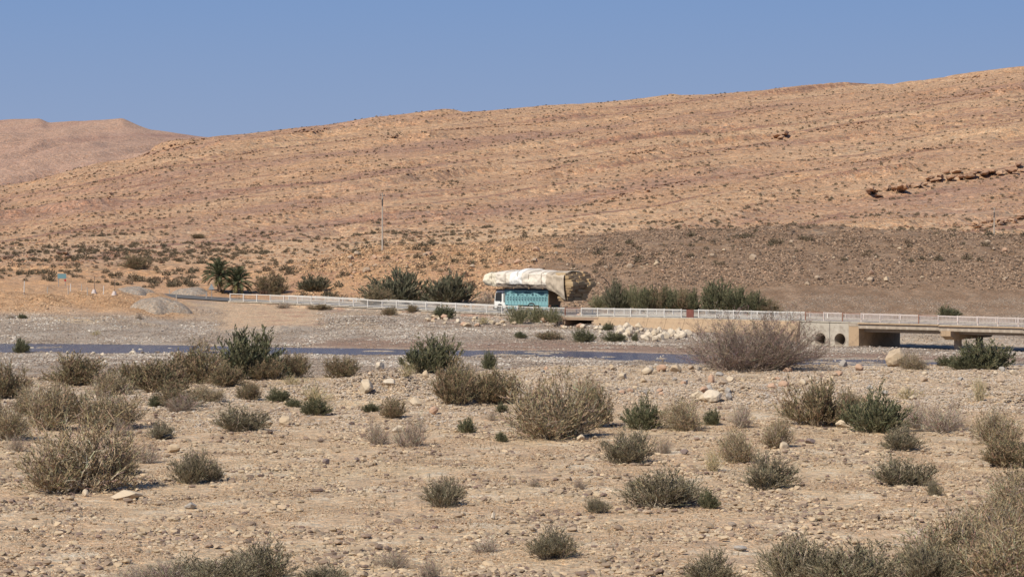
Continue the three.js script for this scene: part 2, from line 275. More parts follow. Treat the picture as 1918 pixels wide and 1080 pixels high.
// ---------- materials with a worn, uneven face ----------
function blotches(seed, base, spots, size = 256, scale = 6) {
  const d = new Uint8Array(size * size * 4), R = rng(seed);
  const tile = (x, y, s) => { const u = x / size * s, v = y / size * s, a = noise(u + seed, v), b = noise(u - s + seed, v), c = noise(u + seed, v - s), e = noise(u - s + seed, v - s), fx = x / size, fy = y / size; return lerp(lerp(a, b, fx), lerp(c, e, fx), fy); };
  for (let y = 0; y < size; y++) for (let x = 0; x < size; x++) {
    let c = base; spots.forEach(([col, s, lo, hi, amt], k) => { c = mixc(c, col, smooth(lo, hi, tile(x + k * 37, y, s * scale) + .5 * tile(x, y + k * 51, s * scale * 3)) * amt); });
    const g = 1 + .1 * (R() - .5), o = (y * size + x) * 4; for (let k = 0; k < 3; k++) d[o + k] = 255 * Math.pow(clamp(c[k] * g), 1 / 2.2); d[o + 3] = 255;
  }
  const t = new THREE.DataTexture(d, size, size); t.wrapS = t.wrapT = THREE.RepeatWrapping; t.magFilter = t.minFilter = THREE.LinearFilter; t.colorSpace = THREE.SRGBColorSpace; t.needsUpdate = true; return t;
}
const worn = (seed, base, spots, rough = .92) => new THREE.MeshStandardMaterial({ map: blotches(seed, base, spots), roughness: rough });
const M = {
  concrete: worn(3, [.36, .3, .24], [[[.22, .18, .14], .5, -.1, .4, .8], [[.52, .48, .42], 1, .1, .5, .6], [[.2, .16, .12], 1.6, .25, .6, .6]]),
  paleConcrete: worn(6, [.42, .38, .32], [[[.28, .24, .2], .5, -.1, .4, .8], [[.5, .46, .4], 1, .1, .5, .6], [[.22, .18, .14], 1.4, .3, .6, .6]]),
  tanConcrete: worn(8, [.39, .28, .18], [[[.28, .2, .13], .5, -.1, .4, .8], [[.45, .35, .24], 1, .1, .5, .6], [[.2, .14, .1], 1.5, .2, .5, .6]]),
  brownConcrete: worn(9, [.3, .21, .15], [[[.2, .14, .1], .7, .0, .5, .7], [[.4, .31, .23], 1.2, .1, .5, .6]]),
  asphalt: worn(10, [.1, .095, .09], [[[.15, .14, .125], .6, .0, .5, .7], [[.08, .075, .07], 1, .1, .5, .6]]),
  gravelRoad: worn(11, [.27, .235, .2], [[[.2, .17, .145], .6, .0, .5, .7], [[.34, .3, .25], 1, .1, .5, .6]]),
  white: worn(12, [.62, .6, .57], [[[.5, .42, .35], 1, .12, .5, .5], [[.38, .18, .1], 2, .34, .6, .7]], .6),
  pinkWhite: worn(13, [.56, .49, .46], [[[.48, .36, .3], 1, .05, .5, .6], [[.36, .16, .1], 2, .3, .6, .7]], .6),
  rust: worn(14, [.26, .13, .09], [[[.3, .15, .09], 1, .0, .5, .7], [[.12, .05, .04], 1.6, .1, .5, .6]], .85),
  redSteel: worn(15, [.16, .05, .038], [[[.24, .09, .065], 1, .0, .5, .7]], .8),
  poleGrey: worn(16, [.42, .38, .33], [[[.32, .28, .24], 1, .0, .5, .6]]),
  darkMetal: mat(.06, .06, .06, .6),
};
const tiled = (g, k = .4) => { const p = g.attributes.position, n = g.attributes.normal, uv = g.attributes.uv; for (let i = 0; i < p.count; i++) { const ax = Math.abs(n.getX(i)), ay = Math.abs(n.getY(i)), az = Math.abs(n.getZ(i)); const [u, v] = ax > ay && ax > az ? [p.getZ(i), p.getY(i)] : ay > az ? [p.getX(i), p.getZ(i)] : [p.getX(i), p.getY(i)]; uv.setXY(i, u * k, v * k); } return g; };
const roadRoot = (name, s, t = 0, y = 0) => { const [x, z] = onRoad(s, t); return root(name, x, y, z, TURN); };   // local x along the road, local z towards the river

// road surface with its two edge walks
{
  const strip = (t0, t1, lift, s0, s1) => { const pos = [], uv = [], idx = []; let k = 0; for (let s = s0; s <= s1; s += 3) { for (const t of [t0, t1]) { const [x, z] = onRoad(s, t); pos.push(x, roadY(s) + lift, z); uv.push(s * .3, t * .3); } if (k) { const a = k * 2; idx.push(a - 2, a, a - 1, a, a + 1, a - 1); } k++; } const g = new THREE.BufferGeometry(); g.setAttribute('position', new THREE.Float32BufferAttribute(pos, 3)); g.setAttribute('uv', new THREE.Float32BufferAttribute(uv, 2)); g.setIndex(idx); g.computeVertexNormals(); return g; };
  tag(part('road', strip(1.1, 8.1, .02, -72, 165), M.asphalt, scene), null, null, null, 'structure');
  for (const [a, b] of [[-.1, 1.1], [8.1, 9.2]]) {                        // kerbed walks, a real step above the road
    const list = []; for (let s = -.3; s < 165; s += 3) { const y = roadY(s + 1.5); list.push(new THREE.BoxGeometry(2.99, .16, b - a).translate(1.5 + s, y + .06, -(a + b) / 2)); }
    const g = roadRoot('pavement', 0); tag(g, null, null, null, 'structure');
    list.forEach(q => part('kerb_slab', tiled(q), M.paleConcrete, g));
  }
}
// bridge over the river
{
  const g = roadRoot('road_bridge', S_ABUT); tag(g, 'low concrete road bridge with one pier over the dry riverbed', 'bridge');
  const L = s => s - S_ABUT, slabTop = s => roadY(s) - .03;
  for (let s = S_SPAN - .05; s < 160; s += 9.99) { const y = slabTop(s + 5); part('deck_slab', tiled(box(9.98, .5, 9.5, L(s) + 5, y - .27, -4.55)), M.concrete, g); part('deck_edge', tiled(box(9.98, .13, .22, L(s) + 5, y + .045, .27)), M.tanConcrete, g); }
  const aw = S_SPAN - S_ABUT;
  part('abutment', tiled(box(aw, 3.9, 9.3, aw / 2, roadY(S_ABUT) - 2.06, -4.5)), M.tanConcrete, g);
  for (let t = 1.2; t < 9; t += 1.9) part('girder', tiled(box(160 - S_SPAN, .34, .4, aw + (160 - S_SPAN) / 2, slabTop(S_SPAN + 20) - .66, -t)), M.concrete, g);
  part('seat_beam', tiled(box(aw + .1, .3, 9.4, aw / 2, roadY(S_ABUT) - .2, -4.52)), M.concrete, g);
  for (const s of [sAt(1776, .6), sAt(1776, .6) + 19.5]) {
    const y = slabTop(s) - .53, cap = new THREE.Shape([[-.9, 0], [9.5, 0], [9.5, -.35], [8.6, -.86], [.2, -.92], [-.9, -.5]].map(p => new THREE.Vector2(...p)));
    const cg = new THREE.ExtrudeGeometry(cap, { depth: 1.15, bevelEnabled: true, bevelSize: .03, bevelThickness: .03, bevelSegments: 1 }).rotateY(Math.PI / 2).translate(L(s), y, 0);
    part('pier_cap', tiled(cg), M.tanConcrete, g);
    for (const t of [1.9, 6.9]) part('pier_column', tiled(box(.62, 3.8, .62, L(s) + .57, y - 2.6, -t)), M.concrete, g);
  }
}
{ // headwall with two pipe mouths
  const s0 = S_PIPES, s1 = S_ABUT - .02, g = roadRoot('culvert_headwall', s0); tag(g, 'pale concrete culvert headwall with two round pipe mouths beside the bridge', 'culvert');
  const top = roadY(s0) - .1, bot = -1.6, mid = (s1 - s0) * .56 - .4, holes = [sAt(1538) - s0, sAt(1575) - s0], yc = .4, rad = .68;
  for (const [a, b, hx] of [[0, sAt(1555.5) - s0 - .03, holes[0]], [sAt(1555.5) - s0 + .03, s1 - s0, holes[1]]]) {
    const sh = new THREE.Shape([[a, bot], [b, bot], [b, top], [a, top]].map(p => new THREE.Vector2(...p))), h = new THREE.Path(); h.absarc(hx, yc, rad, 0, Math.PI * 2, true); sh.holes.push(h);
    part('headwall_panel', tiled(new THREE.ExtrudeGeometry(sh, { depth: .5, bevelEnabled: false, curveSegments: 28 }).translate(0, 0, -.45)), M.paleConcrete, g);
    const pipe = new THREE.LatheGeometry([[rad + .07, 0], [rad + .07, -9], [rad - .02, -9], [rad - .02, .09], [rad + .07, .09], [rad + .07, 0]].map(p => new THREE.Vector2(...p)), 32).rotateX(Math.PI / 2).translate(hx, yc, 0);
    part('pipe', pipe, M.concrete, g);
  }
  const up = roadY(s0);
  part('fill_block', tiled(box(s1 - s0, .5, 8.6, (s1 - s0) / 2, up - .36, -4.76)), M.concrete, g);
  part('back_wall', tiled(box(s1 - s0, 3, .3, (s1 - s0) / 2, up - 2.1, -9.2)), M.concrete, g);
}
{ // sloping retaining wall, in bays
  const g = roadRoot('retaining_wall', S_WALL); tag(g, 'smooth tan concrete retaining wall below the white railing', 'wall');
  const n = 11, len = (S_PIPES - S_WALL - .02) / n;
  for (let i = 0; i < n; i++) {
    const y = roadY(S_WALL + (i + .5) * len) + .02, sh = new THREE.Shape([[-.6, y], [.12, y], [.75, y - 1.35], [.75, -.6], [-.6, -.6]].map(p => new THREE.Vector2(...p)));
    part('wall_bay', tiled(new THREE.ExtrudeGeometry(sh, { depth: len - .035, bevelEnabled: false }).rotateY(-Math.PI / 2).translate((i + 1) * len - .02, 0, 0)), M.tanConcrete, g);
  }
}
{ // small slab culvert left of the wall
  const g = roadRoot('slab_culvert', S_HOLE0); tag(g, 'low slab culvert with dark square opening under the road near the truck', 'culvert');
  const w = S_WALL - S_HOLE0, y = roadY(S_HOLE0 + w / 2);
  part('slab', tiled(box(w + 1.2, .34, 9.5, w / 2, y - .19, -4.5)), M.brownConcrete, g);
  for (const x of [.2, w - .24]) part('side_wall', tiled(box(.4, 2.2, 9.3, x, y - 1.47, -4.55)), M.brownConcrete, g);
}
// railings
{
  const bayL = 2.38;
  const topGeo = tiled(box(bayL - .1, .075, .075, bayL / 2, .985, 0), .3), panelGeo = (() => { const l = [box(bayL - .1, .05, .05, bayL / 2, .92, 0), box(bayL - .1, .05, .05, bayL / 2, .2, 0)]; for (let i = 0; i < 13; i++) l.push(box(.028, .7, .028, (.2 + i * (bayL - .4) / 12), .56, 0)); return tiled(merge(l), .3); })();
  const openGeo = tiled(box(bayL - .1, .05, .05, bayL / 2, .25, 0), .3);
  const postGeo = tiled(box(.11, 1.1, .11, 0, .52, 0), .3);
  const solid = tiled(box(bayL * .42, .98, .06, bayL * .5, .52, 0), .3);
  const rusty = new Set([1065, 1512, 1588, 1730].map(p => Math.floor(sAt(p) / bayL))), red = Math.floor(sAt(1306) / bayL), R = rng(31);
  const build = (t, label, s0, front) => {
    const g = roadRoot('railing', 0, t); tag(g, label, 'railing');
    for (let i = Math.floor(s0 / bayL), n = 0; i * bayL < 150; i++, n++) {
      const s = i * bayL, y0 = roadY(s) + .06, slope = (roadY(s + bayL) - roadY(s)) / bayL, m = front && rusty.has(i) ? M.rust : s > sAt(1500) ? M.pinkWhite : M.white;
      const post = part('post', postGeo, front && rusty.has(i) && R() < .5 ? M.rust : m, g); post.position.set(s, y0, 0); post.rotation.z = (R() - .5) * .03;
      if (front && i === red) { const p = part('steel_plate', solid, M.redSteel, g); p.position.set(s, y0, 0); tag(p, 'dark red solid steel plate'); continue; }
      const p = part('panel', front && n < 3 ? openGeo : panelGeo, m === M.rust ? M.pinkWhite : m, g); part('top_rail', topGeo, m, p); p.position.set(s, y0 + (R() - .5) * .03, 0); p.rotation.z = Math.atan(slope) + (R() - .5) * .012; p.rotation.y = (R() - .5) * .03; if (!front) { p.scale.y = post.scale.y = .68; }
      if (m === M.rust) tag(p, 'panel under a rust brown top rail');
    }
    return g;
  };
  build(0, 'long white steel railing along the river side of the road and bridge', 0, true);
  build(8.9, 'lower white railing on the far edge of the road, behind the truck', 2.38, false);
}
// ---------- the overloaded truck ----------
{
  const TT = 5.6, near0 = TT - 1.22, sRear = sAt(1027, near0), sBox = sAt(946, near0), sCab = sAt(925, near0), y = roadY((sRear + sCab) / 2) + .02;
  const g = roadRoot('cargo_truck', sCab, TT, y); tag(g, 'turquoise cargo truck with white cab driving along the road behind the railing', 'truck');
  const bx = sBox - sCab, len = sRear - sBox, hw = 1.22;
  const T = {
    box: worn(21, [.2, .38, .41], [[[.12, .27, .31], .7, .0, .5, .7], [[.24, .5, .52], 1.2, .15, .5, .6], [[.2, .2, .17], 2, .34, .6, .5]], .55),
    dark: mat(.03, .11, .14, .6), navy: mat(.025, .05, .09, .6), white: worn(22, [.75, .75, .73], [[[.55, .5, .44], 1, .2, .6, .6]], .35), glass: new THREE.MeshPhysicalMaterial({ color: rgb(.02, .025, .03), roughness: .05 }),
    rubber: mat(.025, .025, .025, .85), steel: mat(.2, .2, .2, .5, { metalness: .6 }), black: mat(.03, .03, .03, .7), red: mat(.5, .03, .02, .35), amber: mat(.7, .3, .03, .35), wood: worn(23, [.3, .2, .12], [[[.2, .13, .08], 1, .0, .5, .6]]),
  };
  // cargo body
  const body = part('cargo_body', tiled(box(len, 1.9, hw * 2, bx + len / 2, 2.0, 0), .35), T.box, g);
  for (let i = 0; i <= 14; i++) for (const z of [hw + .03, -hw - .03]) part('rib', box(.06, 1.86, .06, bx + .05 + i * (len - .1) / 14, 2.0, z), T.box, body);
  for (const z of [hw + .035, -hw - .035]) {
    part('top_rail', box(len + .04, .2, .07, bx + len / 2, 2.94, z), T.navy, body);
    part('lower_rail', box(len + .04, .1, .07, bx + len / 2, 1.08, z), T.box, body);
    part('middle_rail', box(len, .06, .05, bx + len / 2, 1.85, z), T.box, body);
    for (const k of [.2, .52, .84]) part('slot', box(.85, .1, .05, bx + k * len, 2.56, z + Math.sign(z) * .02), T.dark, body);
    for (let i = 0; i < 14; i++) { part('ornament', box(.24, .09, .04, bx + .45 + i * (len - .8) / 13, 1.98, z + Math.sign(z) * .022), T.dark, body); part('ornament', box(.13, .13, .04, bx + .45 + i * (len - .8) / 13, 1.66, z + Math.sign(z) * .02), T.navy, body); }
    for (let i = 0; i < 9; i++) part('ornament', box(.3, .05, .04, bx + .5 + i * (len - .9) / 8 + (i % 3) * .08, 2.26 + (i % 2) * .05, z + Math.sign(z) * .02), T.dark, body);
    part('side_skirt', box(1.5, .5, .05, bx + 1.2, .8, z * .97), T.box, body); part('side_skirt', box(1.3, .5, .05, bx + len - .7, .8, z * .97), T.box, body);
    const arch = new THREE.TorusGeometry(.64, .09, 6, 16, Math.PI).translate(bx + len * .62, .62, z * .99); part('wheel_arch', arch, T.black, body);
  }
  part('tailboard', box(.06, 1.9, hw * 2 - .06, bx + len + .04, 2.0, 0), T.wood, body);
  part('chassis', box(len + 1.4, .3, .95, (bx + len) / 2 + .3, .78, 0), T.black, g);
  // cab: rounded block with sloping windscreen
  const cw = 1.12, side = new THREE.Shape([[0, .62], [-.02, 1.45], [.2, 2.55], [.34, 2.72], [bx - .12, 2.76], [bx - .12, .62], [1.32, .62], [1.25, .95], [1.0, 1.13], [.62, 1.13], [.4, .95], [.33, .62]].map(p => new THREE.Vector2(...p)));
  const cab = part('cab', new THREE.ExtrudeGeometry(side, { depth: cw * 2 - .12, bevelEnabled: true, bevelSize: .05, bevelThickness: .06, bevelSegments: 2 }).translate(.05, 0, -cw + .06), T.white, g);
  part('windscreen', box(.03, .92, cw * 1.7, 0, 0, 0).rotateZ(-.195).translate(.075, 2.0, 0), T.glass, cab);
  for (const z of [cw + .062, -cw - .062]) {
    const w = new THREE.Shape([[.16, 1.5], [.3, 2.5], [1.16, 2.52], [1.16, 1.5]].map(p => new THREE.Vector2(...p)));
    part('side_window', new THREE.ExtrudeGeometry(w, { depth: .02, bevelEnabled: false }).translate(0, 0, z - .01), T.glass, cab);
    part('door_handle', box(.16, .04, .05, 1.0, 1.42, z), T.black, cab);
    part('mirror', box(.08, .42, .2, .0, 2.05, z + Math.sign(z) * .2), T.black, cab);
    part('rear_pillar', box(.12, 1.3, .05, bx - .2, 2.0, z), T.black, cab);
    part('headlight', box(.05, .2, .34, -.05, .95, z * .68), T.glass, cab);
    part('indicator', box(.05, .12, .12, -.05, 1.14, z * .78), T.amber, cab);
    part('tail_light', box(.05, .14, .28, bx + len + .1, .92, z * .8), T.red, body);
  }
  part('roof_shade_box', box(bx - .3, .16, cw * 2, bx / 2 + .1, 2.86, 0), T.black, cab);  // black box added on the roof, its colour stands for shade under the load
  part('bumper', box(.2, .3, cw * 2 + .1, -.06, .58, 0), T.black, cab);
  part('grille', box(.04, .34, cw * 1.2, -.03, 1.25, 0), T.black, cab);
  const tyre = new THREE.TorusGeometry(.37, .15, 10, 24).scale(1, 1, 1.1), rim = new THREE.CylinderGeometry(.3, .26, .24, 18).rotateX(Math.PI / 2);
  for (const [x, z] of [[.86, 1.02], [.86, -1.02], [bx + len * .62, 1.02], [bx + len * .62, -1.02]]) { const w = part('wheel', tyre, T.rubber, g); w.position.set(x, .52, z); part('rim', rim, T.steel, w); }
  // two planks across the body carry the load
  for (const k of [.02, .3, .65, .97]) part('cross_beam', box(.16, .12, 4.2, bx + k * len, 3.11, 0), T.wood, g);

  // ---- load: a long bulging pile of straw under a tarpaulin, wider and longer than the truck
  const s0 = sAt(904, TT - 2.2), W = 2.25, s1 = sAt(1061, TT - W), L = s1 - s0;
  const ld = roadRoot('straw_load', s0, TT, y); tag(ld, 'huge straw load under pale patched tarpaulin, bulging far over the truck', 'load');
  const sx = x => s0 + x - sCab;
  // cross-section heights along the length: [x/L, bottom, top, half width]
  const ring = [[0, 3.5, 4.75, 1.95], [.03, 3.4, 4.98, 2.05], [.08, 3.34, 5.12, 2.1], [.13, 3.3, 5.22, 2.14], [.2, 3.26, 5.14, 2.12], [.27, 3.2, 5.24, 2.2], [.33, 3.16, 5.14, 2.12], [.42, 3.12, 5.4, 2.27], [.5, 3.14, 5.34, 2.24], [.58, 3.1, 5.16, 2.14], [.66, 3.06, 5.24, 2.26], [.72, 3.12, 5.18, 2.18], [.78, 3.06, 5.2, 2.24], [.86, 2.75, 5.2, 2.26], [.93, 2.15, 5.14, 2.28], [1, 1.75, 5.05, 2.3]];
  const at = (f, k) => { let i = 0; while (i < ring.length - 2 && f > ring[i + 1][0]) i++; const a = ring[i], b = ring[i + 1]; return lerp(a[k], b[k], clamp((f - a[0]) / (b[0] - a[0]))); };
  const fold = (f, v) => .3 * noise(f * 5.5 + 2, v * 2.2) + .1 * noise(f * 13, v * 3 + 8) + .1 * noise(f * 26, v * 5 + 3) + .07 * noise(f * 55 + 9, v * 6) + .05 * Math.sin(f * 40 + 2 * noise(f * 9, v * 4)) * smooth(.1, .5, v);
  function skin(f0, f1, v0, v1, nu, nv, lift, hang = 0) {            // v runs from the near lower edge over the top to the far lower edge
    const pos = [], uv = [], idx = [];
    for (let j = 0; j <= nv; j++) for (let i = 0; i <= nu; i++) {
      const f = lerp(f0, f1, i / nu), v = lerp(v0, v1, j / nv), lo = at(f, 1), hi = at(f, 2), w = at(f, 3);
      const a = (v - .5) * 2, aa = Math.abs(a), roll = .32;
      let z, yy; const h = hi - lo;
      if (aa > roll) { const k = (aa - roll) / (1 - roll); z = Math.sign(-a) * w * (1 - .1 * Math.pow(k, 3) + .05 * Math.sin(k * 3.1)); yy = hi - .16 * h - k * (h * .84 + hang * (.6 + .5 * noise(f * 17, 3))); }
      else { const k = aa / roll; z = Math.sign(-a) * w * k * (1 - .03 * k); yy = hi - .16 * h * Math.pow(k, 3.2) + .1 * noise(f * 7, a * 2 + 5); }
      const dent = .13 * [.1, .27, .42, .55, .7, .83].reduce((m, r) => Math.max(m, Math.exp(-(((f - r) / .016) ** 2))), 0), q = 1 + (lift + fold(f, aa) - dent) / w;
      pos.push(f * L, yy + (aa < roll ? lift + fold(f, a) * .7 - dent : 0), z * q); uv.push(f * L * .25, v * 2);
      if (i < nu && j < nv) { const o = j * (nu + 1) + i; idx.push(o, o + nu + 1, o + 1, o + 1, o + nu + 1, o + nu + 2); }
    }
    const g2 = new THREE.BufferGeometry(); g2.setAttribute('position', new THREE.Float32BufferAttribute(pos, 3)); g2.setAttribute('uv', new THREE.Float32BufferAttribute(uv, 2)); g2.setIndex(idx); g2.computeVertexNormals(); return g2;
  }
  const cloth = (seed, c) => new THREE.MeshStandardMaterial({ map: blotches(seed, c, [[c.map(v => v * .72), .6, .0, .5, .6], [c.map(v => Math.min(.8, v * 1.16)), 1, .1, .5, .6], [c.map(v => v * .5), 2.2, .35, .6, .5]]), roughness: .8, side: THREE.DoubleSide });
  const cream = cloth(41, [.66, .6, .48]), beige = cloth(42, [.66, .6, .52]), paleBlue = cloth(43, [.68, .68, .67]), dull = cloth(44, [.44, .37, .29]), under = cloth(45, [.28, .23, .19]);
  part('tarpaulin', skin(0, .16, 0, 1, 40, 70, .02), cream, ld);
  part('tarpaulin', skin(.158, .40, .1, .9, 60, 70, .05, .12), beige, ld);
  const patch = part('tarpaulin_patch', skin(.34, .49, .1, .66, 40, 50, .09, .1), paleBlue, ld); tag(patch, 'pale blue white patch');
  part('tarpaulin', skin(.45, .79, .1, .9, 80, 70, .06, .12), beige, ld);
  part('tarpaulin', skin(.77, .985, 0, 1, 60, 70, .085, .1), dull, ld);
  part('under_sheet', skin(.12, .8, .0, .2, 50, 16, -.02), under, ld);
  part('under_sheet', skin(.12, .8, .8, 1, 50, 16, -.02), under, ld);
  // straw core and its blunt front
  const core = []; for (const [f, k] of [[.015, .85], [.2, .82], [.5, .82], [.8, .85], [.975, .93]]) core.push([f, k]);
  { const pos = [], idx = [], n = 20; core.forEach(([f, k], i) => { const lo = at(f, 1) + .06, hi = at(f, 2) - .3, w = at(f, 3) * k; for (let j = 0; j < n; j++) { const a = j / n * Math.PI * 2, c = Math.cos(a), s = Math.sin(a), e = v => Math.sign(v) * Math.pow(Math.abs(v), .4); pos.push(f * L, (lo + hi) / 2 + e(s) * (hi - lo) / 2, e(c) * w); if (i) { const A = (i - 1) * n + j, B = (i - 1) * n + (j + 1) % n; idx.push(A, B, A + n, B, B + n, A + n); } } }); for (const [b, f] of [[0, 0], [core.length - 1, 1]]) for (let j = 1; j < n - 1; j++) idx.push(b * n, b * n + j, b * n + j + 1);
    const g2 = new THREE.BufferGeometry(); g2.setAttribute('position', new THREE.Float32BufferAttribute(pos, 3)); g2.setIndex(idx); g2.computeVertexNormals(); part('straw_core', g2, mat(.3, .2, .1), ld); }
  { const pos = [], idx = [], nu = 24, nv = 10; for (let j = 0; j <= nv; j++) for (let i = 0; i < nu; i++) { const a = i / nu * Math.PI * 2, r = Math.cos(j / nv * Math.PI / 2), e = v => Math.sign(v) * Math.pow(Math.abs(v), .55), lo = at(.012, 1), hi = at(.012, 2), w = at(.012, 3); pos.push(.012 * L - .34 * Math.sin(j / nv * Math.PI / 2) + .04 * noise(i, j * .7), (lo + hi) / 2 + e(Math.sin(a)) * (hi - lo) / 2 * r, e(Math.cos(a)) * w * r); if (j) { const A = (j - 1) * nu + i, B = (j - 1) * nu + (i + 1) % nu; idx.push(A, B, A + nu, B, B + nu, A + nu); } } const g2 = new THREE.BufferGeometry(); g2.setAttribute('position', new THREE.Float32BufferAttribute(pos, 3)); const q = []; for (let i = 0; i < pos.length / 3; i++) q.push(pos[i * 3 + 2] * .3, pos[i * 3 + 1] * .3); g2.setAttribute('uv', new THREE.Float32BufferAttribute(q, 2)); g2.setIndex(idx); g2.computeVertexNormals(); part('tarpaulin', g2, cream, ld); }
  // stacked bales at the open rear, each tier less overhung than the one above
  const R = rng(88), baleG = [0, 1, 2].map(k => { const b = new THREE.BoxGeometry(1, 1, 1, 5, 3, 3), p = b.attributes.position; for (let i = 0; i < p.count; i++) { const x = p.getX(i), yy = p.getY(i), z = p.getZ(i); const r = 1 - .12 * Math.max(0, Math.hypot(x, yy, z) - .6) + .06 * noise(x * 4 + k * 9, yy * 4 + z * 3); p.setXYZ(i, x * r, yy * r, z * r); } b.computeVertexNormals(); return b; });
  const baleM = [[.38, .27, .15], [.32, .22, .125], [.42, .31, .185], [.36, .25, .14], [.3, .2, .115], [.4, .29, .17]].map((c, k) => worn(50 + k, c, [[c.map(v => v * .6), 1.4, .0, .5, .7], [c.map(v => v * 1.25), 2, .1, .5, .6]]));
  const tiers = [[4.95, -.2], [4.68, .1], [4.42, .45], [4.16, .8], [3.9, 1.1], [3.66, 1.2], [3.42, 1.05], [3.16, .8], [2.9, .55], [2.64, .3], [2.38, .1], [2.1, -.1], [1.84, -.2]];
  tiers.forEach(([yy, out], i) => { const low = i > 5, w = 4.4 - (low ? (i - 5) * .12 : 0), n = low ? 3 : 4; for (let j = 0; j < n; j++) { const b = part('straw_bale', baleG[(i * 2 + j) % 3], baleM[low ? (j === 0 && i < 9 ? 1 : 3 + Math.floor(R() * 3)) : Math.floor(R() * 3)], ld); b.scale.set(1.35 + R() * .35, .31, w / n + .06); b.position.set(L - .6 + out * .72 + (R() - .5) * .32 - (j === 0 ? .08 : j === n - 1 ? -.15 : 0), yy + (R() - .5) * .1 - (j === 0 ? .05 : 0), w / 2 - (j + .5) * w / n); b.rotation.set((R() - .5) * .16, (R() - .5) * .2, (R() - .5) * .16); } });
  // lashing ropes
  for (const f of [.1, .27, .42, .55, .7, .83]) { const pts = []; for (let j = 0; j <= 30; j++) { const v = lerp(.02, .98, j / 30), a = (v - .5) * 2, aa = Math.abs(a), lo = at(f, 1), hi = at(f, 2), w = at(f, 3) - .02, h = hi - lo, r = .32; pts.push(aa > r ? new THREE.Vector3(f * L, hi - .16 * h - (aa - r) / (1 - r) * h * .84, Math.sign(-a) * w) : new THREE.Vector3(f * L, hi - .16 * h * Math.pow(aa / r, 3.2), Math.sign(-a) * w * aa / r)); } part('rope', new THREE.TubeGeometry(new THREE.CatmullRomCurve3(pts), 40, .022, 5), mat(.2, .16, .11), ld); }
}
// ---------- stones ----------
function stone(seed, detail, flat) {
  const g = new THREE.IcosahedronGeometry(.5, detail), p = g.attributes.position, o = seed * 13.7, R = rng(seed + 500), cuts = [];
  for (let i = 0; i < 11; i++) { const v = new THREE.Vector3(R() - .5, R() - .5, R() - .5).normalize(); cuts.push([v, .24 + R() * .17]); }
  for (let i = 0; i < p.count; i++) {
    const v = new THREE.Vector3().fromBufferAttribute(p, i); v.multiplyScalar(1 + .28 * noise(v.x * 2.2 + o, v.y * 2.2 + v.z * 1.7 + o) + .12 * noise(v.x * 5 - o, v.z * 5 + v.y * 4));
    for (const [n, k] of cuts) { const e = v.dot(n) - k; if (e > 0) v.addScaledVector(n, -e * .95); }
    if (detail > 1) v.multiplyScalar(1 + .07 * noise(v.x * 9 + o, v.y * 9 + v.z * 6) + .04 * noise(v.z * 17, v.x * 15 - v.y * 16 + o));
    p.setXYZ(i, v.x, v.y * flat, v.z);
  }
  g.computeVertexNormals(); return g;
}
const stoneGeo = [0, 1, 2, 3, 4, 5, 6, 7].map(k => stone(k, 3, .55 + .1 * (k % 4)));
const stoneMat = [[.45, .35, .24], [.5, .41, .3], [.38, .29, .21], [.33, .3, .27], [.44, .29, .2], [.2, .15, .135], [.54, .46, .36], [.27, .22, .18]].map((c, k) => { const m = worn(60 + k, c, [[c.map(v => v * .68), .7, .0, .5, .6], [c.map(v => v * 1.22), 1.3, .1, .5, .6]]); return m; });
// a patch of loose stones: several small stones in one shape, scattered many times over
function patch(seed, n, spread, smin, smax) {
  const R = rng(seed), list = [];
  for (let i = 0; i < n; i++) {
    const g = stone(seed * 31 + i, 1, .4 + R() * .5), sz = smin + (smax - smin) * Math.pow(R(), 2.4), a = R() * 6.283, r = Math.sqrt(R()) * spread;
    g.rotateX((R() - .5) * .7).rotateY(R() * 6.28).scale(sz * (.8 + R() * .6), sz, sz).translate(Math.cos(a) * r, sz * (.02 + R() * .18), Math.sin(a) * r);
    const v = .62 + R() * .7, w = (R() - .5) * .16, dark = R() < .1 ? .5 : 1, k = g.attributes.position.count, c = new Float32Array(k * 3); for (let j = 0; j < k; j++) c.set([(v + w) * dark, v * dark, (v - w) * dark], j * 3);
    g.setAttribute('color', new THREE.BufferAttribute(c, 3)); g.deleteAttribute('uv'); list.push(g);
  }
  return merge(list);
}
const looseMat = new THREE.MeshStandardMaterial({ vertexColors: true, roughness: .92 });
function scatter(name, geo, seed, n, pick) {                  // pick(R) -> [x, d, scale, colour] or null
  const R = rng(seed), m = new THREE.InstancedMesh(geo, looseMat, n), o = new THREE.Object3D(), col = new THREE.Color(), up = new THREE.Vector3(0, 1, 0), nn = new THREE.Vector3(); let k = 0, tries = 0;
  while (k < n && tries++ < n * 12) {
    const q = pick(R); if (!q) continue; const [x, d, s, c] = q, e = .4 * s, y = heightAt(x, d);
    nn.set(heightAt(x - e, d) - heightAt(x + e, d), 2 * e, -(heightAt(x, d - e) - heightAt(x, d + e))).normalize();
    if (nn.y < .6) continue;
    o.position.set(x, y, -d); o.quaternion.setFromUnitVectors(up, nn); o.rotateY(R() * 6.283); o.scale.setScalar(s); o.updateMatrix(); m.setMatrixAt(k, o.matrix); m.setColorAt(k, col.setRGB(...c)); k++;
  }
  m.count = k; m.name = name; m.userData.kind = 'stuff'; scene.add(m); return m;
}
const inView = (R, d) => (R() - .5) * .45 * d;
const vary = (R, c, v = .3) => { const k = 1 + (R() - .5) * v; return [c[0] * k, c[1] * k, c[2] * k]; };
const onHeap = (x, d) => heaps.some(([hx, hd, rx, rd]) => ((x - hx) / rx) ** 2 + ((d - hd) / rd) ** 2 < 1.1);
const dry = (x, d) => { const h = heightAt(x, d); return !(heightInfo.road || h < -.05); };
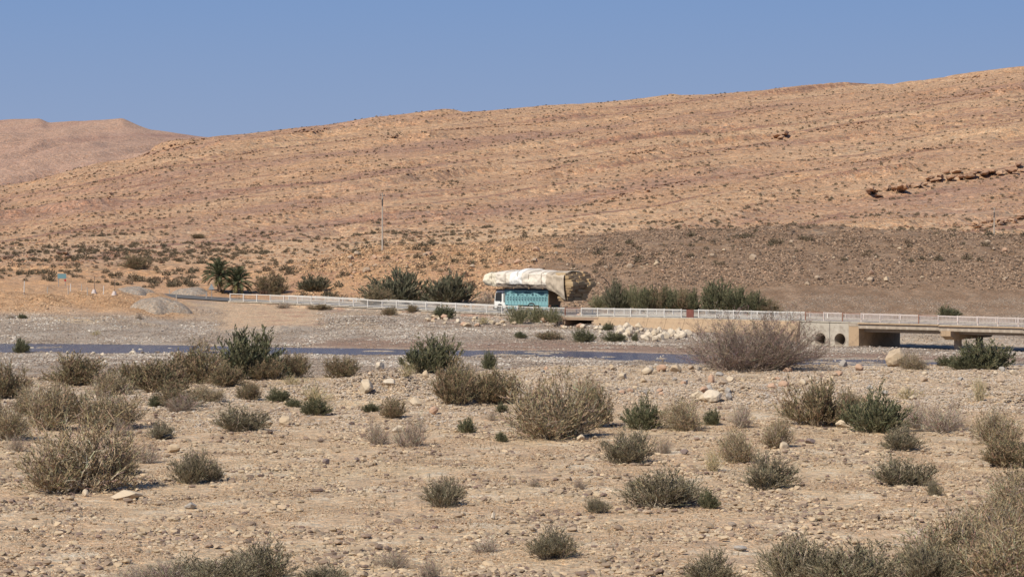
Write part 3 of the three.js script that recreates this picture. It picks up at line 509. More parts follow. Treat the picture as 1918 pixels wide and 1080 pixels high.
const grit = patch(1, 22, .9, .022, .1), cobbles = patch(2, 16, .85, .03, .2), bankGravel = patch(5, 18, 1, .035, .17), rubble = patch(3, 9, 3.2, .12, .6), flakes = patch(6, 9, 1.1, .05, .34);
const patchy = (x, d) => fbm(x / 3.1, d / 5.5, 4);
scatter('ground_grit', grit, 101, 36000, R => { const d = 82 + 136 * Math.pow(R(), .85), x = inView(R, d), n = patchy(x, d); if (R() > .25 + 2 * n) return null; return [x, d, .6 + R() * .6, vary(R, mixc([.49, .355, .22], [.34, .24, .165], clamp(R() - .2 + n)), .5)]; });
scatter('ground_flakes', flakes, 107, 10500, R => { const d = 82 + 130 * R(), x = inView(R, d), n = patchy(x + 50, d); if (R() > .12 + 2.2 * n) return null; return [x, d, .45 + R() * R() * 1.0, vary(R, mixc([.55, .43, .29], [.2, .135, .11], Math.pow(R(), 1.6)), .5)]; });
scatter('ridge_cobbles', cobbles, 102, 21000, R => { const d = 150 + 66 * R(), x = inView(R, d), b = 959 + 5000 * x / d; const k = onHeap(x, d) ? 1 : (b > 980 ? smooth(158, 185, d) * .8 : .25) * smooth(-.35, .4, patchy(x, d)); if (R() > k) return null; return [x, d, .6 + R() * R() * 1.1, vary(R, mixc([.46, .345, .235], [.36, .295, .24], R()), .35)]; });
scatter('river_gravel', bankGravel, 103, 33000, R => { const d = 212 + 128 * R(), x = inView(R, d), b = 959 + 5000 * x / d; if (!dry(x, d) || heightInfo.river > .6 && R() > .25) return null; if (b > 600 && heightInfo.edge > -1 && heightInfo.edge < 7 && R() < .85) return null; const n = patchy(x * .5, d * .8); if (b > 420 && b < 600 && d > 304 + 10 * n || R() > .45 + 1.4 * n && !onHeap(x, d)) return null; const or = smooth(318, 330, d) * (1 - smooth(300, 420, b)); return [x, d, .6 + R() * R() * 1.3, vary(R, mixc(mixc([.36, .29, .23], [.26, .205, .165], R()), [.47, .3, .17], or), .45)]; });
scatter('bank_stones', cobbles, 109, 10000, R => { const d = 240 + 96 * R(), x = inView(R, d), b = 959 + 5000 * x / d; if (!dry(x, d) || heightInfo.river > .7 && R() > .2) return null; if (b > 600 && heightInfo.edge > -1 && heightInfo.edge < 8 && R() < .85) return null; const n = patchy(x * .4 + 9, d * .5); if (b > 400 && b < 610 && d > 300 || b > 1380 && d > 296 || R() > .25 + 1.6 * n && !onHeap(x, d)) return null; const or = smooth(318, 330, d) * (1 - smooth(300, 420, b)); return [x, d, .7 + R() * R() * 1.5, vary(R, mixc(R() < .22 ? [.52, .45, .37] : [.36, .295, .24], [.47, .3, .17], or), .4)]; });
scatter('scree_rubble', patch(4, 14, 1.8, .06, .4), 104, 10000, R => { const d = 345 + 105 * R(), x = inView(R, d), b = 959 + 5000 * x / d; if (b < 560 || !dry(x, d) || R() > .5 + patchy(x * .3, d * .3)) return null; const sc = smooth(930, 1120, b); return [x, d, .5 + R() * .7, vary(R, mixc([.45, .285, .16], [.265, .175, .115], sc), .6)]; });
scatter('hill_rubble', rubble, 105, 16500, R => { const d = 450 + 830 * R(), x = inView(R, d); if (fbm(x / 40, d / 30, 3) < -.1) return null; return [x, d, .4 + R() * .8, vary(R, R() < .2 ? [.25, .135, .09] : [.38, .235, .14], .35)]; });

const zone = px => px < 330 ? 'toward the gravel heaps' : px < 640 ? 'toward the date palms' : px < 890 ? 'toward the spiky bushes' : px < 1110 ? 'in line with the truck' : px < 1300 ? 'in line with the row of saplings' : px < 1500 ? 'in line with the bare tamarisk' : px < 1620 ? 'in line with the two pipes' : px < 1760 ? 'in line with the bridge opening' : 'in line with the bridge pier';
const sized = s => s > 1.05 ? 'large' : s > .6 ? 'medium' : 'small';
const placedLabel = (head, px, group) => [`${head}, ${zone(px)}`, `${group}, ${zone(px)}`];
// stones one can pick out
function boulder(x, d, w, h, m, label, group, sink = .2, turn = 0, k = 0) {
  const b = part('boulder', stoneGeo[k % 8], stoneMat[m], scene); b.geometry.computeBoundingBox(); const bb = b.geometry.boundingBox, gh = bb.max.y - bb.min.y;
  b.scale.set(w, h / gh, w * .8); b.rotation.y = turn; b.position.set(x, heightAt(x, d) + h * (.5 - sink), -d); return tag(b, label, 'boulder', group);
}
const named = [
  [728, 727, 30, 16, 6, 'pale rounded boulder on top of the cobble heap, larger of a pair'], [712, 697, 26, 17, 6, 'whitish boulder at the crest of the cobble heap by the green bush'], [660, 694, 22, 13, 6, 'whitish boulder beside the brown shrub near the water'],
  [686, 742, 40, 26, 1, 'large tan boulder low on the cobble heap'], [798, 711, 15, 15, 0, 'small ochre boulder beneath the tall green bush'], [777, 764, 32, 20, 1, 'pale yellow boulder in front of the cobble heap'], [812, 778, 24, 14, 4, 'flat orange boulder beside the pale yellow one'],
  [533, 800, 36, 18, 0, 'broad tan boulder lying on open gravel'], [502, 800, 22, 14, 1, 'smaller tan boulder next to the broad one on open gravel'], [325, 850, 36, 17, 0, 'smooth yellow boulder beside the dark thorny shrub and tyre'],
  [1335, 757, 42, 23, 6, 'large pale oblong boulder in the cluster on the stony ridge'], [1308, 748, 28, 14, 1, 'pale boulder tucked behind the large oblong one'], [1367, 754, 20, 15, 3, 'grey boulder beside the large oblong one'], [1330, 738, 16, 16, 3, 'blue grey upright stone above the large oblong one'], [1363, 741, 15, 12, 3, 'grey boulder at the back of the ridge cluster'], [1332, 720, 14, 16, 4, 'pinkish upright stone on the stony ridge'], [1369, 718, 22, 12, 1, 'tan slab stone behind the ridge cluster'],
  [1678, 692, 56, 32, 0, 'big peaked ochre boulder at the river edge below the bridge'], [1610, 697, 18, 13, 4, 'round pinkish boulder near the peaked ochre one'], [1580, 690, 22, 14, 3, 'grey boulder near the round pinkish one at the river edge'], [1798, 690, 9, 9, 0, 'small ochre stone beside the dark green bush'], [1862, 693, 11, 15, 1, 'upright tan stone in front of the dark green bush'], [1899, 704, 18, 10, 1, 'flat pale stone at the far end of the ridge'],
  [1467, 843, 25, 14, 1, 'rounded cream boulder under the olive shrub'], [1518, 833, 23, 10, 5, 'dark brown low stone near the cream boulder'], [610, 871, 20, 11, 5, 'dark purple brown stone on the open stony ground'], [668, 866, 12, 8, 5, 'small black stone on the open stony ground'],
  [159, 931, 20, 13, 1, 'round white stone beside the large thorny shrub'], [235, 938, 66, 17, 1, 'broad pale rock slab half buried near the large thorny shrub'], [357, 955, 34, 13, 3, 'blue grey flat stone on the open ground'], [140, 951, 14, 8, 7, 'squarish dark brown stone on the open ground'],
  [1061, 822, 22, 12, 1, 'tan stone at the foot of the big grey brown shrub'], [1088, 828, 20, 13, 1, 'pale stone beside the foot of the big grey brown shrub'], [1372, 989, 22, 9, 7, 'olive brown stone half sunk in the open ground'], [1282, 852, 20, 9, 5, 'reddish dark stone among pale gravel'], [1580, 803, 30, 16, 1, 'tan boulder below the green shrubs'],
  [923, 975, 13, 13, 6, 'bright white stone standing on edge'], [745, 812, 24, 14, 6, 'whitish stone beside the dark brown thorny shrub'], [1388, 1033, 34, 10, 3, 'long bluish stone near the lower shrubs'],
];
named.forEach(([px, py, w, h, m, label], i) => { const q = spot(px, py - h * .15); boulder(q.x, q.d, w * q.m, h * q.m * 1.15, m, label, null, .12, i * 1.7, w > 50 && h > 28 ? 6 : i); });
{ // whitish riprap tipped below the retaining wall, cobbles of the ridge, blocks on the scree
  const R = rng(606);
  for (let i = 0; i < 70; i++) { const px = 1125 + 165 * R(), py = 614 + 26 * R(); if (py > 640 - (px < 1170 ? 12 : 0) - (px > 1250 ? (px - 1250) * .2 : 0) || py < 614 + (px - 1200) * .12) continue; const q = spot(px, py, 230), s = (.45 + .55 * R()); boulder(q.x, q.d, s * 1.25, s, R() < .7 ? 6 : 1, ...placedLabel(`${sized(s)} whitish riprap block below the retaining wall`, px, `${sized(s)} riprap blocks`), .2, R() * 6, i); }
  for (let i = 0; i < 46; i++) { const px = 800 + 330 * R(), py = 597 + 14 * R() + (px - 800) * .02, q = spot(px, py, 230), s = .4 + .7 * R() * R(); boulder(q.x, q.d, s * 1.4, s * .8, [0, 1, 4, 6][i % 4], ...placedLabel(`${sized(s)} tan block on the bank below the railing`, px, `${sized(s)} bank blocks`), .2, R() * 6, i); }
  for (let i = 0; i < 70; i++) { const px = 990 + 900 * R(), py = 692 + 62 * Math.pow(R(), 1.4), q = spot(px, py), s = .34 + .6 * R() * R(); boulder(q.x, q.d, s * 1.3, s * .8, Math.floor(R() * 5), ...placedLabel(`${sized(s)} loose stone on the river ridge`, px, `${sized(s)} ridge stones`), .15, R() * 6, i); }
  for (let i = 0; i < 46; i++) { const px = 1080 + 830 * R(), py = 455 + 80 * R(), q = spot(px, py, 300), s = .3 + .75 * R() * R(); boulder(q.x, q.d, s * 1.5, s, [0, 4, 2, 2][i % 4], ...placedLabel(`${sized(s)} pale rock on the brown scree mound`, px, `${sized(s)} scree blocks`), .2, R() * 6, i); }
  for (let i = 0; i < 30; i++) { const px = 610 + 470 * R(), py = 470 + 55 * R(), q = spot(px, py, 340), s = .35 + .9 * R() * R(); boulder(q.x, q.d, s * 1.5, s, [4, 2, 2][i % 3], ...placedLabel(`${sized(s)} orange rock on the slope behind the road`, px, `${sized(s)} slope blocks`), .2, R() * 6, i); }
  for (let i = 0; i < 26; i++) { const px = 20 + 420 * R(), py = 655 + 12 * R(), q = spot(px, py, 230), s = .25 + .4 * R(); boulder(q.x, q.d, s * 1.3, s * .7, 6, ...placedLabel(`${sized(s)} whitish stone in the shallow river`, px, `${sized(s)} river stones`), .2, R() * 6, i); }
}
// rock ledges that break the hillside: blocks side by side along a bed, leaning out
const ledgeMat = [[.36, .22, .135], [.33, .197, .122], [.4, .255, .16], [.345, .21, .13]].map((c, k) => worn(80 + k, c, [[c.map(v => v * .6), .8, .0, .5, .7], [c.map(v => v * 1.2), 1.6, .1, .5, .6]]));
const blockGeo = [0, 1, 2, 3, 4, 5].map(k => stone(40 + k, 2, .75).scale(1.25, 1.3, 1.25));
const ledges = [
  [1450, 262, 1475, 258, 8, 'dark rock ledge with a short overhang below the skyline of the long hill', 3], [1355, 284, 1440, 266, 4, 'thin reddish rock ledge trailing below the dark overhang', 1], [1625, 368, 1705, 357, 13, 'large rock overhang with a dark hollow at the foot of the hill', 2], [1700, 352, 1770, 335, 10, 'broken rock band climbing from the large overhang', 0], [1770, 334, 1918, 318, 12, 'long dark broken cliff band near the edge of the picture', 1],
  [860, 264, 892, 263, 5, 'small dark rock ledge on the upper middle slope', 1], [1060, 258, 1090, 254, 5, 'small dark ledge under the skyline above the truck', 3], [830, 245, 1020, 231, 2.5, 'thin straight rock bed across the upper slope', 1], [685, 289, 712, 284, 5, 'short dark ledge above the utility pole', 1], [720, 262, 746, 258, 5, 'pair of dark rocks under the skyline above the utility pole', 3], [1090, 386, 1180, 364, 5, 'reddish rock rib rising behind the scree mound', 1], [1180, 364, 1290, 342, 6, 'broken upper half of the reddish rock rib', 0], [1490, 222, 1600, 201, 3, 'long thin rock bed high on the slope', 1], [1600, 240, 1680, 228, 4, 'light and dark rock bed in the upper slope', 0], [1530, 247, 1620, 232, 4, 'jagged rock bed right of the dark overhang', 1], [1720, 188, 1918, 168, 3, 'thin dark rock bed just below the summit skyline', 1], [1790, 150, 1850, 141, 4, 'rock step on the summit skyline', 2], [265, 292, 385, 262, 4, 'dark rock rim along the shoulder of the hill', 1], [130, 335, 200, 318, 4, 'pale rock rim low on the shoulder of the hill', 2], [200, 372, 215, 362, 5, 'small dark rock above the left plain', 3], [10, 482, 60, 476, 6, 'dark broken rocks low on the orange plain', 1], [105, 478, 130, 482, 7, 'dark rock hollow on the orange plain', 3], [600, 499, 640, 488, 5, 'rock lip at the left end of the roadside slope', 0], [1820, 425, 1918, 415, 8, 'orange gullied rock behind the scree mound', 2], [1140, 300, 1230, 282, 3, 'thin brown bed in the middle of the long hillside', 1], [960, 330, 1040, 316, 2.5, 'faint rock bed high above the truck', 0], [1250, 300, 1330, 286, 3, 'broken brown bed left of the dark overhang', 1], [1560, 310, 1680, 296, 3, 'reddish bed above the large overhang', 1], [1700, 285, 1800, 275, 2.5, 'thin bed above the dark cliff band', 1], [760, 330, 840, 318, 2.5, 'short rock bed right of the utility pole', 0], [560, 330, 640, 316, 3, 'brown bed left of the utility pole', 1], [400, 300, 480, 284, 3, 'brown bed on the shoulder near the saddle', 1], [1400, 360, 1500, 340, 3, 'tilted bed between the rib and the large overhang', 0], [1150, 215, 1260, 206, 2.5, 'thin bed close under the skyline, right of the truck', 1], [1380, 215, 1450, 207, 3, 'dark bed close under the skyline above the dark overhang', 3], [540, 250, 620, 243, 4, 'rock step on the skyline of the long hill', 0], [880, 204, 960, 200, 3, 'brown rock rim on the skyline above the truck', 0], [1300, 330, 1330, 322, 4, 'small rock outcrop in the middle of the slope', 1],
];
ledges.forEach(([x0, y0, x1, y1, th, label, m], k) => {
  const R = rng(700 + k), n = Math.max(3, Math.round(Math.hypot(x1 - x0, y1 - y0) / Math.max(3.6, th * .6))), a = spot(x0, y0, 380), g = root('rock_ledge', a.x, a.y, a.z); tag(g, label, 'rock ledge');
  for (let i = 0; i < n; i++) { const f = (i + .5) / n, q = spot(lerp(x0, x1, f), lerp(y0, y1, f) + (R() - .5) * th * 1.3, 380); if (q.d > 1290 || n > 6 && R() < .22) continue; const b = part('rock_block', blockGeo[(i + k) % 6], ledgeMat[R() < .55 ? m : Math.floor(R() * 4)], g), w = Math.hypot(x1 - x0, y1 - y0) / n * q.m * (.7 + R() * 1.3), h = th * q.m * (.45 + .75 * R()); b.scale.set(w, h, 2.2 * h + 1); b.position.set(q.x - a.x, q.y - a.y + h * (R() * .4 - .04), q.z - a.z); b.rotation.set((R() - .5) * .2, (R() - .5) * .6, .1 + (R() - .5) * .25); if (th >= 7) { b.scale.x = w * 1.7; b.scale.z = 3.2 * h + 1; b.position.y += h * .4; b.position.z += h * .9; const c = part('rock_block', blockGeo[(i + k + 3) % 6], b.material, g); c.scale.set(w * 1.15, h * 1.3, 1.4 * h); c.position.set(b.position.x, b.position.y - h * .4, b.position.z - h * 1.5); c.rotation.y = R() * .6; } }
});
// ---------- desert shrubs: crooked stems, twigs and small leaves, every kind in a few shapes ----------
class Blades {
  constructor() { this.p = []; this.n = []; this.c = []; }
  quad(a, b, wa, wb, r, col) {                                    // a tapered blade from a to b
    const d = b.clone().sub(a), s = new THREE.Vector3(r() - .5, r() - .5, r() - .5).cross(d).normalize(), n = d.clone().cross(s).normalize();
    const A = a.clone().addScaledVector(s, wa / 2), B = a.clone().addScaledVector(s, -wa / 2), Cc = b.clone().addScaledVector(s, wb / 2), D = b.clone().addScaledVector(s, -wb / 2);
    const tri = wb > 1e-6 ? [A, B, Cc, B, D, Cc] : [A, B, Cc];
    for (const v of tri) { this.p.push(v.x, v.y, v.z); this.n.push(n.x, n.y, n.z); this.c.push(col[0], col[1], col[2]); }
  }
  geometry() { const g = new THREE.BufferGeometry(); g.setAttribute('position', new THREE.Float32BufferAttribute(this.p, 3)); g.setAttribute('normal', new THREE.Float32BufferAttribute(this.n, 3)); g.setAttribute('color', new THREE.Float32BufferAttribute(this.c, 3)); return g; }
}
const V = (x, y, z) => new THREE.Vector3(x, y, z);
// unit size: one metre across, one metre high
function shrubShape(seed, o) {
  const R = rng(seed), stems = new Blades(), leaves = new Blades(), lobes = [];
  for (let i = 0; i < o.lobes; i++) { const a = i / o.lobes * 6.283 + R() * 2, r = i ? .16 + R() * .16 : R() * .08; lobes.push([Math.cos(a) * r, Math.sin(a) * r, .22 + R() * .1, i ? .45 + R() * .5 : .85 + R() * .15]); }
  const jit = (v, k) => v.add(V((R() - .5) * k, (R() - .5) * k, (R() - .5) * k));
  for (let i = 0; i < o.stems; i++) {
    const [lx, lz, lr, lh] = lobes[Math.floor(R() * lobes.length)], az = R() * 6.283, rr = Math.pow(R(), .42), end = V(lx + Math.cos(az) * lr * rr, lh * Math.sqrt(Math.max(.03, 1 - .95 * rr * rr)) * (.74 + .24 * R()) + .04, lz + Math.sin(az) * lr * rr);
    if (o.low && R() < o.low) end.y *= .2 + R() * .4;
    const base = V(lx * .7 + (R() - .5) * .16, 0, lz * .7 + (R() - .5) * .16), mid = base.clone().lerp(end, .5).add(V((R() - .5) * o.crook, o.arch * end.y, (R() - .5) * o.crook)), curve = t => { const k = 1 - t; return V(k * k * base.x + 2 * k * t * mid.x + t * t * end.x, k * k * base.y + 2 * k * t * mid.y + t * t * end.y, k * k * base.z + 2 * k * t * mid.z + t * t * end.z); };
    const bare = i < (o.bare ?? 0), tone = .75 + R() * .5, wood = bare ? [.46, .39, .3] : o.wood[Math.floor(R() * o.wood.length)].map(v => v * tone), seg = 4, sw = bare ? o.w * 2.1 : o.w; let a = base;
    for (let j = 1; j <= seg; j++) { const b = jit(curve(j / seg), o.crook * .25); stems.quad(a, b, sw * (1.15 - (j - 1) / seg), sw * (1.15 - j / seg) + .001, R, wood); a = b; }
    for (let k = 0; k < o.twigs; k++) {
      const t = o.from + (1 - o.from) * Math.pow(R(), .7), p = curve(t), tang = curve(Math.min(1, t + .05)).sub(curve(t - .05)).normalize(), dir = tang.multiplyScalar(o.along).add(V(R() - .5, R() - .5 + o.up, R() - .5).multiplyScalar(1.6)).normalize(), len = o.len * (.5 + R() * .9);
      const q = jit(p.clone().addScaledVector(dir, len * .55), len * o.twist), e = jit(q.clone().addScaledVector(dir, len * .5), len * o.twist * 1.4), col = wood.map(v => v * (.8 + R() * .5));
      stems.quad(p, q, o.w * .5, o.w * .34, R, col); stems.quad(q, e, o.w * .34, .0005, R, col);
      const lc = o.leaf[Math.floor(R() * o.leaf.length)];
      for (let l = 0; l < (bare ? 0 : o.leaves); l++) { const f = R(), s = f < .5 ? p.clone().lerp(q, f * 2) : q.clone().lerp(e, f * 2 - 1), ld = dir.clone().multiplyScalar(o.leafAlong).add(V(R() - .5, R() - .3, R() - .5)).normalize(), v = .7 + R() * .6; leaves.quad(s, s.clone().addScaledVector(ld, o.ll * (.6 + R() * .8)), o.lw, R() < .5 ? 0 : o.lw * .5, R, lc.map(x => x * v)); }
    }
  }
  return { stems: stems.geometry(), leaves: leaves.geometry() };
}
const shrubMat = new THREE.MeshStandardMaterial({ vertexColors: true, roughness: .9 });
const leafMat = new THREE.MeshPhysicalMaterial({ vertexColors: true, roughness: .85, transmission: .18, thickness: 0 });
const kinds = {
  broom: { bare: 5, lobes: 5, stems: 190, twigs: 11, from: .18, along: 1.2, up: .3, len: .14, twist: .2, crook: .09, arch: .08, w: .008, leaves: 6, leafAlong: 1.2, ll: .04, lw: .011, low: .15, wood: [[.3, .25, .18], [.22, .18, .13], [.38, .33, .25]], leaf: [[.18, .155, .092], [.225, .19, .115], [.14, .125, .076], [.28, .23, .15]] },
  thorn: { bare: 14, lobes: 7, stems: 190, twigs: 14, from: .15, along: .8, up: .15, len: .15, twist: .3, crook: .16, arch: .06, w: .008, leaves: 3, leafAlong: .8, ll: .035, lw: .012, low: .25, wood: [[.38, .3, .2], [.3, .225, .15], [.45, .37, .265]], leaf: [[.25, .2, .108], [.3, .23, .13], [.18, .155, .09], [.34, .24, .15]] },
  tamarisk: { lobes: 7, stems: 155, twigs: 13, from: .15, along: 1, up: .3, len: .14, twist: .12, crook: .1, arch: .05, w: .008, leaves: 6, leafAlong: 1, ll: .04, lw: .014, low: .2, wood: [[.26, .19, .13], [.2, .15, .1]], leaf: [[.18, .16, .08], [.225, .185, .092], [.14, .13, .068], [.28, .195, .11], [.25, .16, .1], [.33, .245, .14]] },
  green: { lobes: 6, stems: 160, twigs: 12, from: .15, along: 1.1, up: .4, len: .12, twist: .16, crook: .09, arch: .06, w: .008, leaves: 6, leafAlong: 1.3, ll: .05, lw: .015, low: .2, wood: [[.2, .17, .1], [.26, .22, .14]], leaf: [[.105, .115, .055], [.14, .14, .068], [.085, .095, .048], [.18, .165, .085]] },
  dry: { bare: 12, lobes: 5, stems: 120, twigs: 12, from: .12, along: .9, up: .25, len: .18, twist: .28, crook: .12, arch: .05, w: .009, leaves: 1, leafAlong: .6, ll: .03, lw: .007, low: .25, wood: [[.3, .235, .185], [.24, .185, .14], [.38, .31, .25], [.2, .15, .12]], leaf: [[.24, .19, .13], [.28, .22, .16]] },
  grass: { lobes: 3, stems: 110, twigs: 3, from: .4, along: 2.5, up: .3, len: .2, twist: .08, crook: .06, arch: .12, w: .012, leaves: 2, leafAlong: 2, ll: .08, lw: .01, low: .1, wood: [[.42, .33, .19], [.36, .3, .16], [.48, .39, .24]], leaf: [[.4, .33, .18], [.33, .29, .15]] },
  reed: { lobes: 5, stems: 170, twigs: 4, from: .35, along: 2.4, up: .5, len: .2, twist: .06, crook: .03, arch: .1, w: .009, leaves: 3, leafAlong: 2, ll: .12, lw: .014, low: .2, wood: [[.2, .2, .1], [.3, .27, .16]], leaf: [[.14, .15, .075], [.19, .185, .095], [.3, .26, .155]] },
  spiky: { lobes: 6, stems: 190, twigs: 6, from: .12, along: 1.6, up: .5, len: .16, twist: .06, crook: .04, arch: .08, w: .009, leaves: 5, leafAlong: 1.6, ll: .09, lw: .02, low: .25, wood: [[.2, .17, .11], [.26, .22, .15]], leaf: [[.085, .09, .05], [.11, .11, .062], [.14, .135, .08], [.17, .15, .095]] },
};
const shapes = {};
const shapeOf = (kind, k) => shapes[kind + k] ??= shrubShape(900 + kind.length * 31 + k * 7, kinds[kind]);
const shrubLabels = [];
function shrub(px, py, w, h, kind, label, group, name = 'desert_shrub', category = 'shrub', from = 70) {
  const q = spot(px, py, from), g = root(name, q.x, q.y - .02, q.z, (px * 7 + py * 3) % 6.283), k = shrubLabels.length; shrubLabels.push(label);
  const s = shapeOf(kind, k % 5); const W = w * q.m * 1.16, H = h * q.m * 1.16;
  g.scale.set(W, H, W); part('stems', s.stems, shrubMat, g); part('foliage', s.leaves, leafMat, g);
  return tag(g, label, category, group);
}
